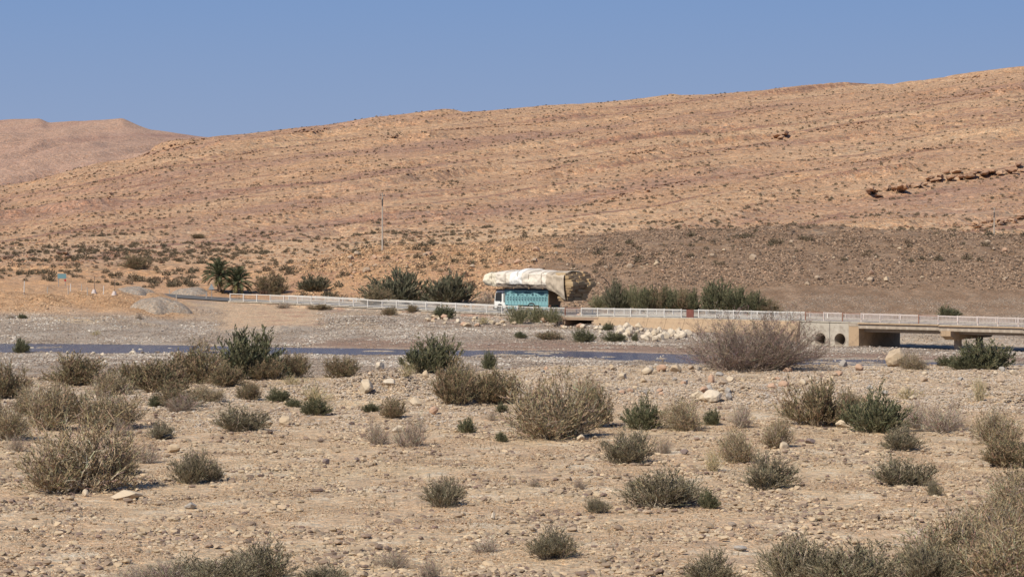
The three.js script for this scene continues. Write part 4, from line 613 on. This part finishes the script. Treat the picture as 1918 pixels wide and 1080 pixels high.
const list = [
  [37, 661, 34, 30, 'green', 'small green bush standing at the water edge, leftmost in the picture'], [8, 748, 80, 74, 'tamarisk', 'olive grey bush cut by the left picture edge, beside the gravel bar'], [2, 824, 90, 82, 'thorn', 'dry thorny bush cut by the left picture edge, lower of two'],
  [140, 722, 118, 60, 'tamarisk', 'reddish olive bush behind the tangle of dry thorn'], [90, 806, 110, 92, 'thorn', 'tan tangled thorn bush, left half of the widest dry thicket'], [190, 804, 120, 98, 'thorn', 'tan tangled thorn bush, right half of the widest dry thicket'], [305, 736, 110, 70, 'tamarisk', 'olive and brown bush left of the tall dark green one'], [372, 718, 100, 74, 'tamarisk', 'olive bush pressed against the tall dark green one'],
  [455, 710, 130, 90, 'green', 'tall dark green tamarisk bush at the near river bank'], [548, 706, 62, 46, 'tamarisk', 'grey green bush beside the tall dark tamarisk'], [340, 770, 70, 34, 'dry', 'low grey windswept shrub in front of the olive bushes'], [292, 762, 28, 24, 'green', 'tiny green plant beside the low windswept shrub'], [388, 753, 66, 36, 'thorn', 'pale pinkish dry tuft behind the low windswept shrub'],
  [150, 924, 190, 146, 'thorn', 'largest thorny shrub with bare grey branches, on the open ground'], [268, 868, 58, 52, 'dry', 'dark brown thorny shrub beside the black tyre'], [297, 823, 56, 36, 'broom', 'grey green shrub growing over the black tyre'], [358, 904, 74, 62, 'broom', 'grey green broom shrub on open ground near the yellow boulder'], [402, 903, 40, 42, 'broom', 'small broom shrub touching the one near the yellow boulder'], [448, 808, 92, 50, 'broom', 'low rounded olive grey shrub alone on open gravel'],
  [258, 728, 90, 52, 'tamarisk', 'brown olive bush between the reddish bush and the olive ones'], [45, 776, 80, 60, 'thorn', 'straw olive thorn bush behind the widest dry thicket'], [205, 742, 90, 50, 'thorn', 'tan thorn bush behind the right half of the thicket'], [330, 762, 80, 40, 'tamarisk', 'rusty olive bush in front of the two olive ones'], [420, 724, 70, 44, 'tamarisk', 'brownish skirt bush before the tall dark tamarisk'], [500, 712, 60, 40, 'tamarisk', 'rusty bush between the tall dark tamarisk and the grey green one'], [120, 790, 90, 60, 'tamarisk', 'olive core bush in the middle of the widest dry thicket'], [225, 890, 60, 60, 'thorn', 'straw coloured thorn at the flank of the largest thorny shrub'],
  [30, 846, 44, 34, 'dry', 'small brown dry tuft near the left picture edge'], [228, 816, 44, 32, 'dry', 'dark twiggy tuft between the thicket and the tyre'], [640, 707, 62, 40, 'tamarisk', 'reddish brown bush beside the whitish boulder'], [800, 698, 100, 74, 'green', 'tall bright green fan shaped bush at the river edge'], [758, 704, 40, 26, 'grass', 'straw coloured tuft under the bright green bush'], [853, 758, 80, 82, 'tamarisk', 'dark olive brown bush right of the cobble heap'], [925, 756, 96, 64, 'tamarisk', 'grey olive bush next to the dark olive brown one'],
  [915, 692, 30, 36, 'green', 'thin green bush standing before the river'], [585, 756, 72, 40, 'grass', 'straw yellow dry tuft left of the cobble heap'], [520, 753, 48, 26, 'green', 'low green plant among straw tufts'], [549, 762, 28, 18, 'green', 'very small green plant beside the low green one'], [590, 778, 48, 32, 'green', 'dark green rounded plant below the straw tufts'], [467, 751, 44, 36, 'tamarisk', 'olive tuft in front of the tall dark tamarisk'], [545, 722, 52, 22, 'grass', 'orange straw tuft behind the low green plants'],
  [735, 783, 50, 42, 'tamarisk', 'grey green shrub in front of the cobble heap'], [695, 772, 30, 20, 'green', 'small green tuft at the foot of the cobble heap'], [770, 836, 72, 60, 'dry', 'dark brown thorny shrub with bare twigs, below the pale boulder'], [705, 832, 50, 54, 'dry', 'grey twiggy shrub left of the dark brown thorny one'], [877, 811, 38, 32, 'green', 'small bright green plant alone on gravel'], [938, 772, 28, 18, 'green', 'little green plant in front of the grey olive bush'], [920, 788, 24, 22, 'dry', 'little dry tuft near the bright green plant'], [940, 828, 24, 18, 'green', 'tiny greyish green plant on pale gravel'], [830, 949, 82, 54, 'broom', 'olive broom shrub alone on the open stony ground'],
  [1052, 823, 162, 134, 'thorn', 'big grey brown bush on the edge of the ridge, tallest in the middle'], [1115, 800, 70, 80, 'tamarisk', 'olive flank bush joined to the big grey brown one'], [1205, 804, 66, 64, 'green', 'olive green bush with pale stem below the stone ridge'], [1285, 806, 98, 62, 'thorn', 'tan and olive bush right of the pale stemmed one'], [1336, 796, 32, 32, 'green', 'small dark green bush under the oblong boulder'], [1390, 801, 68, 46, 'dry', 'grey brown twiggy bush right of the oblong boulder'], [1175, 868, 96, 64, 'broom', 'pale olive bush in front of the ridge shrubs'], [1241, 849, 42, 32, 'dry', 'small brown shrub beside the pale olive bush'],
  [1385, 866, 80, 66, 'thorn', 'pale twiggy bush above the round broom'], [1335, 882, 42, 38, 'grass', 'pale dry tuft left of the pale twiggy bush'], [1432, 916, 110, 68, 'broom', 'rounded dark broom beneath the pale twiggy bush'], [1459, 839, 66, 60, 'thorn', 'olive thorn bush above the cream boulder'], [1252, 951, 152, 76, 'broom', 'widest dome shaped broom on the open stony ground'], [1329, 953, 34, 34, 'green', 'small green sprig at the foot of the dome shaped broom'], [1115, 961, 48, 30, 'broom', 'small broom tuft left of the dome shaped one'], [1085, 917, 36, 22, 'dry', 'sparse dry sprig above the small broom tuft'], [1003, 911, 32, 20, 'dry', 'sparse twig tuft on the open ground, in the middle'],
  [1030, 1047, 92, 60, 'broom', 'round broom near the bottom of the picture, in the middle'], [910, 1035, 58, 30, 'dry', 'sparse reddish twig tuft left of the round broom'], [735, 1064, 70, 44, 'dry', 'dark twiggy shrub near the bottom of the picture'], [806, 1086, 62, 42, 'dry', 'brown twig shrub cut by the bottom edge'], [490, 1090, 140, 76, 'broom', 'dense dark broom cut by the bottom edge, tallest of the left group'], [350, 1094, 140, 52, 'broom', 'greyish broom cut by the bottom edge, left of the dense one'], [255, 1098, 110, 40, 'dry', 'brown twigs at the bottom edge, leftmost'], [600, 1092, 110, 34, 'broom', 'low broom cut by the bottom edge, right of the dense one'],
  [1010, 812, 80, 90, 'tamarisk', 'olive bush in front of the big grey brown one, left side'], [1100, 770, 70, 70, 'thorn', 'reddish twig bush behind the big grey brown one'], [890, 742, 70, 60, 'thorn', 'tan thorn bush between the dark olive brown and grey olive ones'], [1720, 800, 70, 50, 'dry', 'grey twigs at the side of the wide leafless bush'],
  [425, 1100, 130, 60, 'broom', 'low dark broom between the greyish and the dense one at the bottom edge'], [300, 1102, 110, 50, 'dry', 'brown twiggy broom cut by the bottom edge beside the greyish one'],
  [1532, 797, 112, 92, 'tamarisk', 'tall grey green bush on the ridge below the two pipes'], [1640, 809, 106, 84, 'green', 'green bush right of the tall grey green one'], [1590, 790, 50, 60, 'tamarisk', 'olive bush filling the gap between the two tall green ones'], [1765, 808, 132, 64, 'dry', 'wide grey leafless bush right of the green ones'], [1690, 843, 82, 48, 'broom', 'low olive broom below the green bush'], [1868, 834, 92, 72, 'thorn', 'reddish dry thorn bush near the right picture edge'], [1893, 876, 100, 60, 'tamarisk', 'dark olive bush cut by the right picture edge'], [1690, 909, 106, 56, 'broom', 'compact dome shaped brown green broom with a dark shadow beneath'], [1748, 929, 30, 30, 'broom', 'tiny broom right of the compact dome shaped one'],
  [1900, 990, 190, 110, 'thorn', 'pale thorn bush cut by the right edge, upper part of the corner thicket'], [1790, 1078, 190, 130, 'thorn', 'olive thorn bush with bare white branches in the corner thicket'], [1900, 1100, 200, 150, 'thorn', 'dense thorn bush filling the bottom right corner'], [1480, 1098, 150, 96, 'broom', 'dense dark broom cut by the bottom edge, right of the middle'], [1600, 1102, 180, 90, 'broom', 'wide grey green broom cut by the bottom edge, beside the corner thicket'], [1340, 1092, 112, 66, 'broom', 'grey brown broom cut by the bottom edge, left of the dense dark one'],
  [1860, 1040, 160, 110, 'thorn', 'greyish olive thorn bush in the heart of the corner thicket'], [1740, 1096, 130, 90, 'broom', 'dark olive broom at the near flank of the corner thicket'], [1915, 940, 110, 70, 'thorn', 'tan thorn tips at the top of the corner thicket'],
  [1835, 752, 34, 42, 'grass', 'upright yellow green grass tuft on the ridge'], [1698, 748, 50, 24, 'grass', 'yellow green tuft behind the green bush'], [1845, 692, 108, 52, 'green', 'dark green leafy bush in front of the bridge pier'], [1812, 692, 56, 26, 'green', 'low dark green bush joined to the one before the pier'], [1711, 692, 44, 32, 'thorn', 'brownish bush behind the peaked ochre boulder'], [1775, 686, 46, 20, 'green', 'low green plants left of the dark bush before the pier'],
  [1095, 641, 38, 28, 'green', 'green bush on the far bank near the slab culvert'], [1150, 640, 50, 18, 'green', 'low dark green bush beside the riprap blocks'], [1030, 636, 50, 16, 'tamarisk', 'low bush on the far bank, below the truck'], [976, 633, 24, 12, 'green', 'tiny green bush on the far bank'], [1140, 619, 22, 16, 'green', 'grey green tuft at the foot of the retaining wall'], [1190, 640, 12, 20, 'green', 'dark tuft amid the riprap blocks'],
  [832, 597, 42, 24, 'green', 'round green bush against the railing, left of the truck'], [730, 590, 28, 16, 'tamarisk', 'small dark bush against the railing'], [770, 586, 24, 14, 'tamarisk', 'little brown bush against the railing'], [905, 608, 36, 14, 'grass', 'dry yellow grass on the bank below the truck cab'], [260, 598, 20, 12, 'dry', 'dark tuft at the top of the grey gravel bank'], [20, 597, 18, 11, 'dry', 'dark tuft on the gravel bank at the left edge'], [40, 597, 18, 11, 'green', 'green tuft on the gravel bank at the left edge'], [180, 627, 22, 8, 'grass', 'pale yellow tuft on the grey gravel bank'], [450, 566, 20, 14, 'dry', 'tuft at the first posts of the railing'], [530, 577, 40, 12, 'dry', 'dry tufts along the foot of the railing'], [600, 580, 40, 12, 'tamarisk', 'low dark tufts along the foot of the railing'],
];
for (const a of list) shrub(...a);
for (const [px, py, w, h, kind, label, name, cat] of [
  [968, 606, 44, 32, 'reed', 'clump of green reeds against the railing below the truck body', 'reed_clump', 'reeds'], [1005, 604, 50, 28, 'reed', 'taller clump of reeds against the railing below the truck tail', 'reed_clump', 'reeds'], [1037, 606, 34, 26, 'reed', 'dark reed clump beside the slab culvert', 'reed_clump', 'reeds'],
  [512, 551, 66, 38, 'tamarisk', 'grey rounded bush behind the start of the railing', 'roadside_bush', 'bush'], [590, 546, 56, 30, 'spiky', 'dark green low bush on the slope behind the railing', 'roadside_bush', 'bush'], [747, 570, 104, 66, 'spiky', 'tall dark spiky bush behind the railing, left of two', 'roadside_bush', 'bush'], [705, 572, 60, 36, 'tamarisk', 'greyish low bush at the side of the tall spiky one', 'roadside_bush', 'bush'], [843, 572, 98, 60, 'spiky', 'dark palm like spiky bush behind the railing, nearer the truck', 'roadside_bush', 'bush'], [912, 572, 50, 26, 'dry', 'grey dry bush in front of the truck cab', 'roadside_bush', 'bush'],
  [1118, 580, 34, 26, 'reed', 'pale dry reeds beside the rear of the truck', 'reed_clump', 'reeds'], [1152, 582, 38, 58, 'spiky', 'bluish green upright tree beyond the railing, right of the truck', 'roadside_tree', 'tree'], [1185, 582, 40, 44, 'reed', 'tall green reeds next to the bluish tree', 'reed_clump', 'reeds'], [1216, 582, 40, 48, 'green', 'slender green sapling in the row beyond the railing', 'roadside_tree', 'tree'], [1248, 583, 40, 50, 'green', 'pale green sapling in the middle of the row beyond the railing', 'roadside_tree', 'tree'], [1282, 583, 42, 46, 'tamarisk', 'olive sapling at the end of the row beyond the railing', 'roadside_tree', 'tree'], [1168, 582, 30, 42, 'green', 'green sapling between the bluish tree and the tall reeds', 'roadside_tree', 'tree'], [1200, 582, 36, 40, 'reed', 'pale reeds between the tall reeds and the slender sapling', 'reed_clump', 'reeds'], [1232, 583, 34, 42, 'tamarisk', 'olive bush filling the gap between two saplings', 'roadside_bush', 'bush'], [1265, 583, 36, 40, 'reed', 'reeds beside the olive sapling', 'reed_clump', 'reeds'], [1300, 584, 36, 40, 'green', 'low green bush beside the dark red plate', 'roadside_bush', 'bush'], [1366, 586, 50, 44, 'green', 'green bush joining the dense dark tree and the lighter one', 'roadside_bush', 'bush'], [1415, 587, 44, 40, 'green', 'green bush right of the lighter tree', 'roadside_bush', 'bush'],
  [1344, 585, 66, 62, 'green', 'dense dark green tree behind the big bare bush', 'roadside_tree', 'tree'], [1388, 586, 60, 52, 'green', 'lighter green tree beside the dense dark one', 'roadside_tree', 'tree'], [1440, 588, 44, 30, 'tamarisk', 'low green bush at the right end of the roadside trees', 'roadside_bush', 'bush'], [1775, 595, 44, 24, 'green', 'round dark green bush beyond the bridge deck', 'roadside_bush', 'bush'],
  [250, 503, 60, 26, 'tamarisk', 'grey green thicket in the gully of the orange plain', 'roadside_bush', 'bush'], [370, 447, 26, 9, 'tamarisk', 'single larger bush on the lower hillside', 'roadside_bush', 'bush'],
]) shrub(px, py, w, h, kind, label, null, name, cat, px > 430 && py < 600 && py > 540 ? 326 - Math.max(0, px - 1000) * .03 : 250);

{ // the great bare tamarisk by the river
  const q = spot(1394, 691), g = root('bare_tamarisk', q.x, q.y, q.z), m = q.m;
  tag(g, 'huge leafless grey brown tamarisk bush hiding part of the retaining wall', 'bush');
  const o = { ...kinds.dry, lobes: 12, stems: 430, twigs: 24, from: .12, len: .085, twist: .22, crook: .07, w: .0042, up: .3, low: .3, leaves: 2, ll: .02, lw: .0035, bare: 0, wood: [[.22, .165, .135], [.18, .135, .108], [.28, .215, .175], [.24, .18, .14]], leaf: [[.24, .175, .135], [.21, .155, .118]] };
  const s = shrubShape(4711, o); g.scale.set(312 * m, 136 * m, 215 * m); part('stems', s.stems, shrubMat, g); part('foliage', s.leaves, leafMat, g);
}

// small dark shrubs dotted over the hillside: the largest as things, the rest as one scatter
{
  const R = rng(2025), B = new Blades();
  for (let i = 0; i < 110; i++) { const a = R() * 6.283, r = Math.sqrt(R()) * .5, y = R() * .75 * Math.sqrt(Math.max(.05, 1 - r * r * 3.4)), p = V(Math.cos(a) * r, y, Math.sin(a) * r), d = V(p.x * 1.5 + (R() - .5) * .6, .5 + R() * .4, p.z * 1.5 + (R() - .5) * .6).normalize(), v = .7 + R() * .6; B.quad(p, p.clone().addScaledVector(d, .16 + R() * .14), .1, R() < .5 ? 0 : .05, R, [v, v, v]); }
  const geo = B.geometry(), spots = [];
  const tones = [[.1, .08, .05], [.135, .105, .066], [.085, .075, .048], [.17, .12, .078], [.14, .08, .055]];
  for (let i = 0; i < 60000 && spots.length < 10800; i++) {
    const d = R() < .09 ? 362 + 90 * R() : R() < .16 ? 450 + 190 * R() : 480 + 790 * R(), x = inView(R, d), b = 959 + 5000 * x / d, n = fbm(x / 30, d / 36, 4), plain = (1 - smooth(350, 620, b)) * (1 - smooth(480, 640, d));
    if (R() > .5 + n * 1.2 + plain * .2) continue; if (b > 930 && d < 440 && R() < .45 || b > 370 && b < 480 && d < 420) continue;
    const h = heightAt(x, d); if (heightInfo.road || d < 400 && roadST(x, -d)[1] < 13) continue;
    const s = (.34 + .62 * Math.pow(R(), 2.2)) * (1 + .18 * plain + .3 * (1 - smooth(400, 470, d))); spots.push([x, h - .03, d, s, Math.floor(R() * R() * 4.99), R() * 6.283]);
  }
  spots.sort((a, b) => b[3] / b[2] - a[3] / a[2]);
  const mats = tones.map(c => new THREE.MeshStandardMaterial({ vertexColors: true, color: rgb(...c), roughness: .95 }));
  for (const [x, y, d, s, m, t] of spots.slice(0, 300)) {
    const b = part('hillside_shrub', geo, mats[m], scene), px = 959 + 5000 * x / d; b.position.set(x, y, -d); b.scale.set(s * 1.05, s, s * 1.05); b.rotation.y = t;
    const where = d > 450 ? 'long hillside' : px > 1000 ? 'brown scree mound' : px > 540 ? 'orange slope' : 'sandy plain';
    tag(b, ...(([l, gr]) => [l, 'shrub', gr])(placedLabel(`${s > .95 ? 'large' : s > .78 ? 'medium' : 'small'} ${['dark', 'olive', 'blackish', 'brown', 'reddish'][m]} shrub on the ${where}`, px, `${s > .95 ? 'large' : s > .78 ? 'medium' : 'small'} ${['dark', 'olive', 'blackish', 'brown', 'reddish'][m]} ${where} shrubs`)));
  }
  const rest = spots.slice(300), im = new THREE.InstancedMesh(geo, new THREE.MeshStandardMaterial({ vertexColors: true, roughness: .95 }), rest.length), o = new THREE.Object3D(), c = new THREE.Color();
  rest.forEach(([x, y, d, s, m, t], i) => { o.position.set(x, y, -d); o.rotation.set(0, t, 0); o.scale.set(s * 1.05, s, s * 1.05); o.updateMatrix(); im.setMatrixAt(i, o.matrix); im.setColorAt(i, c.setRGB(...tones[m])); });
  im.name = 'hillside_scrub'; im.userData.kind = 'stuff'; scene.add(im);
}
{ // dry grass wisps over the open ground, beyond counting
  const R = rng(515), B = new Blades(); for (let i = 0; i < 26; i++) { const a = R() * 6.283, p = V((R() - .5) * .1, 0, (R() - .5) * .1), e = V(Math.cos(a) * .35 * R(), .4 + R() * .6, Math.sin(a) * .35 * R()), v = .7 + R() * .6; B.quad(p, e.clone().multiplyScalar(.55), .018, .012, R, [v, v, v]); B.quad(e.clone().multiplyScalar(.55), e, .012, 0, R, [v, v, v]); }
  const geo = B.geometry(); const im = scatter('dry_wisps', geo, 108, 1500, R2 => { const d = 84 + 130 * R2(), x = inView(R2, d); if (R2() > .35 + 1.5 * fbm(x / 6 + 20, d / 8, 3)) return null; return [x, d, .14 + .22 * R2(), vary(R2, R2() < .4 ? [.2, .17, .12] : [.36, .28, .18], .4)]; });
}
// ---------- two date palms ----------
{
  const frond = (seed) => { const R = rng(seed), B = new Blades(), pts = []; for (let i = 0; i <= 10; i++) { const t = i / 10; pts.push(V(t * 2.1 * (1 - .12 * t), 1.0 * t - 1.05 * t * t, 0)); } for (let i = 0; i < 10; i++) B.quad(pts[i], pts[i + 1], .07 * (1 - i / 11), .06 * (1 - i / 10), R, [.2, .19, .1]); for (let k = 0; k < 34; k++) { const t = .1 + .9 * k / 34, i = Math.min(9, Math.floor(t * 10)), p = pts[i].clone().lerp(pts[i + 1], t * 10 - i); for (const s of [-1, 1]) { const v = .75 + R() * .5, l = .55 * Math.sin(Math.PI * (.18 + .75 * t)) + .1; B.quad(p, p.clone().add(V(l * .75, l * (.28 + .25 * R() - .4 * t), s * l * .6)), .055, 0, R, [.1 * v, .115 * v, .058 * v]); } } return B.geometry(); };
  const fr = [1, 2, 3].map(k => frond(k * 77)), bark = worn(90, [.16, .11, .075], [[[.09, .06, .045], 1, .0, .5, .7]]), dead = new THREE.MeshStandardMaterial({ vertexColors: true, color: rgb(1.5, 1.15, .9), roughness: .9 });
  for (const [px, py, h, lean, label] of [[411, 548, 2.5, -.06, 'taller date palm with a short shaggy trunk at the start of the railing'], [441, 551, 1.7, .14, 'shorter date palm leaning beside the taller one']]) {
    const q = spot(px, py, 340), g = root('date_palm', q.x, q.y, q.z), R = rng(px); tag(g, label, 'palm tree', 'date palms');
    const tr = new THREE.CylinderGeometry(.24, .34, h, 12, 8), p = tr.attributes.position; for (let i = 0; i < p.count; i++) { const k = 1 + .22 * Math.sin(p.getY(i) * 22 + i % 3); p.setX(i, p.getX(i) * k); p.setZ(i, p.getZ(i) * k); } tr.computeVertexNormals(); tr.translate(0, h / 2, 0);
    const trunk = part('trunk', tr, bark, g); trunk.rotation.z = -lean;
    for (let i = 0; i < 46; i++) { const up = i / 46, el = lerp(1.35, -.75, Math.pow(up, .8)), f = part('frond', fr[i % 3], el < -.45 ? dead : shrubMat, g); f.position.set(Math.sin(lean) * h, h * Math.cos(lean) - up * .35, 0); f.rotation.set(0, i * 2.4 + R() * .5, el + (R() - .5) * .2, 'YXZ'); f.scale.setScalar(1.02 + R() * .3 + .1 * Math.sin(up * 3)); }
  }
}
// ---------- roadside things ----------
function heap(px, py, w, h, c, label, from) {                  // smooth cone of tipped gravel
  const q = spot(px, py, from), W = w * q.m / 2, H = h * q.m, pos = [], uv = [], idx = [], nu = 40, nv = 16;
  for (let j = 0; j <= nv; j++) for (let i = 0; i <= nu; i++) { const a = i / nu * 6.2832, f = j / nv, r = f * W * 1.25 * (1 + .3 * noise(Math.cos(a) * 1.5 + px, Math.sin(a) * 1.5)), y = H * (1 - Math.pow(f, 1.7)) * (1 + .35 * noise(Math.cos(a) * f * 2.2 + px, Math.sin(a) * f * 2.2)) + .12 * noise(Math.cos(a) * f * 9, Math.sin(a) * f * 9 + px); pos.push(Math.cos(a) * r, y - 1.6 * f * f * f, Math.sin(a) * r); uv.push(Math.cos(a) * r * .15, Math.sin(a) * r * .15); if (j < nv && i < nu) { const o = j * (nu + 1) + i; idx.push(o, o + 1, o + nu + 1, o + 1, o + nu + 2, o + nu + 1); } }
  const g = new THREE.BufferGeometry(); g.setAttribute('position', new THREE.Float32BufferAttribute(pos, 3)); g.setAttribute('uv', new THREE.Float32BufferAttribute(uv, 2)); g.setIndex(idx); g.computeVertexNormals();
  const m = part('gravel_heap', g, new THREE.MeshStandardMaterial({ color: rgb(...c.map(v => v / MEANMAP)), map: grainC, bumpMap: grainB, bumpScale: .04, roughness: .95 }), scene); m.position.set(q.x, q.y + .05, q.z); tag(m, label, 'gravel heap', 'gravel heaps');
}
heap(292, 573, 112, 15, [.28, .225, .175], 'grey gravel heap beside the road, nearest of the three', 325);
heap(248, 546, 84, 9, [.28, .23, .185], 'grey gravel heap behind the road, seen over the nearest heap', 350);
heap(360, 547, 84, 8, [.28, .23, .185], 'grey gravel heap behind the two date palms', 362);
const post = (h, r, m, x = 0, y = 0, z = 0, name = 'post', parent) => { const p = part(name, new THREE.CylinderGeometry(r * .9, r, h, 10).translate(x, y + h / 2, z), m, parent); return p; };
const signBlue = worn(95, [.16, .3, .33], [[[.24, .36, .38], 1, .1, .5, .6]], .5), galv = mat(.3, .3, .3, .5, { metalness: .3 });
{
  const q = spot(115, 536, 340), g = root('road_sign', q.x, q.y - .1, q.z, .25); tag(g, 'rectangular blue green road sign on two posts beside the road', 'road sign');
  post(1.75, .05, galv, -.45, 0, 0, 'post', g); post(1.75, .05, galv, .45, 0, 0, 'post', g);
  part('sign_board', new THREE.BoxGeometry(1.15, .62, .05).translate(0, 1.5, .08), signBlue, g);
  part('sign_frame', merge([box(1.19, .04, .06, 0, 1.83, .08), box(1.19, .04, .06, 0, 1.17, .08), box(.04, .62, .06, -.59, 1.5, .08), box(.04, .62, .06, .59, 1.5, .08)]), galv, g);
  part('round_plate', new THREE.CylinderGeometry(.15, .15, .03, 20).rotateX(Math.PI / 2).translate(.45, .92, .1), mat(.4, .05, .05, .5), g);
}
{
  const q = spot(396, 560, 330), g = root('warning_sign', q.x, q.y, q.z, -.4); tag(g, 'triangular warning sign seen from its grey back below the palms', 'road sign');
  post(2.0, .045, galv, 0, 0, 0, 'post', g);
  const t = new THREE.Shape([[-.44, 0], [.44, 0], [0, .76]].map(p => new THREE.Vector2(...p))); part('plate', new THREE.ExtrudeGeometry(t, { depth: .03, bevelEnabled: true, bevelSize: .03, bevelThickness: .01 }).translate(0, 1.3, .06), mat(.2, .22, .24, .6), g);
  const q2 = spot(386, 560, 330), b = part('marker_post', box(.2, .95, .16, 0, .47, 0), worn(96, [.3, .27, .25], [[[.2, .18, .17], 1, 0, .5, .6]]), scene); b.position.set(q2.x, q2.y, q2.z); tag(b, 'short grey marker post beside the triangular sign', 'post');
}
[[44, 552, 24], [88, 550, 12], [127, 552, 16], [131, 546, 14], [152, 545, 12], [163, 552, 14], [193, 552, 15], [317, 552, 10], [330, 562, 14]].forEach(([px, py, h], i) => { const q = spot(px, py, 332), p = part('marker_post', new THREE.CylinderGeometry(.05, .065, h * q.m + .1, 8).translate(0, h * q.m / 2, 0), i % 3 ? M.poleGrey : M.white, scene); p.position.set(q.x, q.y, q.z); p.rotation.z = (i % 3 - 1) * .04; tag(p, ['thin pale post on the orange spoil, leftmost', 'short post in front of the sandy track', 'thin post left of the tilted brown one', 'tilted brown post near the road sign', 'thin dark post at the bend of the road', 'white post at the road edge by the whitewashed block', 'thin white post between the two whitewashed blocks', 'small post on the nearest gravel heap crest', 'short post at the end of the nearest gravel heap'][i], 'post'); });
for (const [px, py, label, ph] of [[175, 551, 'whitewashed concrete block with a thin pole, left of two by the road', 26], [213, 553, 'whitewashed concrete block with a thin pole, right of two by the road', 22]]) {
  const q = spot(px, py, 335), g = root('roadside_block', q.x, q.y, q.z, .3); tag(g, label, 'concrete block');
  part('lower_block', new THREE.CylinderGeometry(.3, .34, .26, 14).translate(0, .11, 0), M.pinkWhite, g); part('upper_block', new THREE.CylinderGeometry(.2, .25, .28, 14).translate(.03, .38, 0), M.pinkWhite, g); post(ph * q.m, .03, M.darkMetal, .1, .5, -.05, 'pole', g);
}
function utilityPole(px, py, hpx, from, label) {
  const q = spot(px, py, from), g = root('utility_pole', q.x, q.y - .3, q.z, .5), H = hpx * q.m + .3; tag(g, label, 'utility pole');
  part('pole', new THREE.CylinderGeometry(.08, .14, H, 10).translate(0, H / 2, 0), M.poleGrey, g);
  const arm = part('cross_arm', box(.8, .08, .08, 0, H - .35, 0), M.darkMetal, g); for (const x of [-.36, 0, .36]) part('insulator', new THREE.CylinderGeometry(.05, .07, .24, 8).translate(x, H - .18 + (x ? 0 : .2), 0), mat(.12, .11, .1, .3), arm);
  part('steel_band', new THREE.CylinderGeometry(.115, .115, 1.1, 10).translate(0, H - 1.4, 0), M.darkMetal, g);
}
utilityPole(716, 469, 106, 380, 'tall slender concrete utility pole on the orange slope'); utilityPole(1863, 441, 52, 430, 'distant utility pole rising behind the brown scree mound');
{ // half-buried truck tyre
  const q = spot(303, 823), t = root('old_tyre', q.x, q.y, q.z, .4); tag(t, 'old black tyre lying under the grey green shrub', 'tyre');
  part('tread', new THREE.TorusGeometry(.42, .16, 12, 36).rotateX(Math.PI / 2).scale(1, .9, 1).translate(0, .14, 0), mat(.022, .022, .024, .8), t); part('bead', new THREE.TorusGeometry(.29, .035, 8, 30).rotateX(Math.PI / 2).translate(0, .25, 0), mat(.035, .035, .035, .7), t);
}
{ const q = spot(1140, 540, 300), s = part('dead_branch', new THREE.TubeGeometry(new THREE.CatmullRomCurve3([V(.2, -.6, 0), V(-.1, .1, 0), V(-.75, .75, .1)]), 12, .06, 6), mat(.05, .035, .03), scene); s.position.set(q.x, q.y + .7, q.z); tag(s, 'dark dead branch jutting from the slope right of the load', 'branch'); }
scene.traverse(o => { if (o.isMesh) { o.castShadow = true; o.receiveShadow = true; } });
renderer.render(scene, camera);
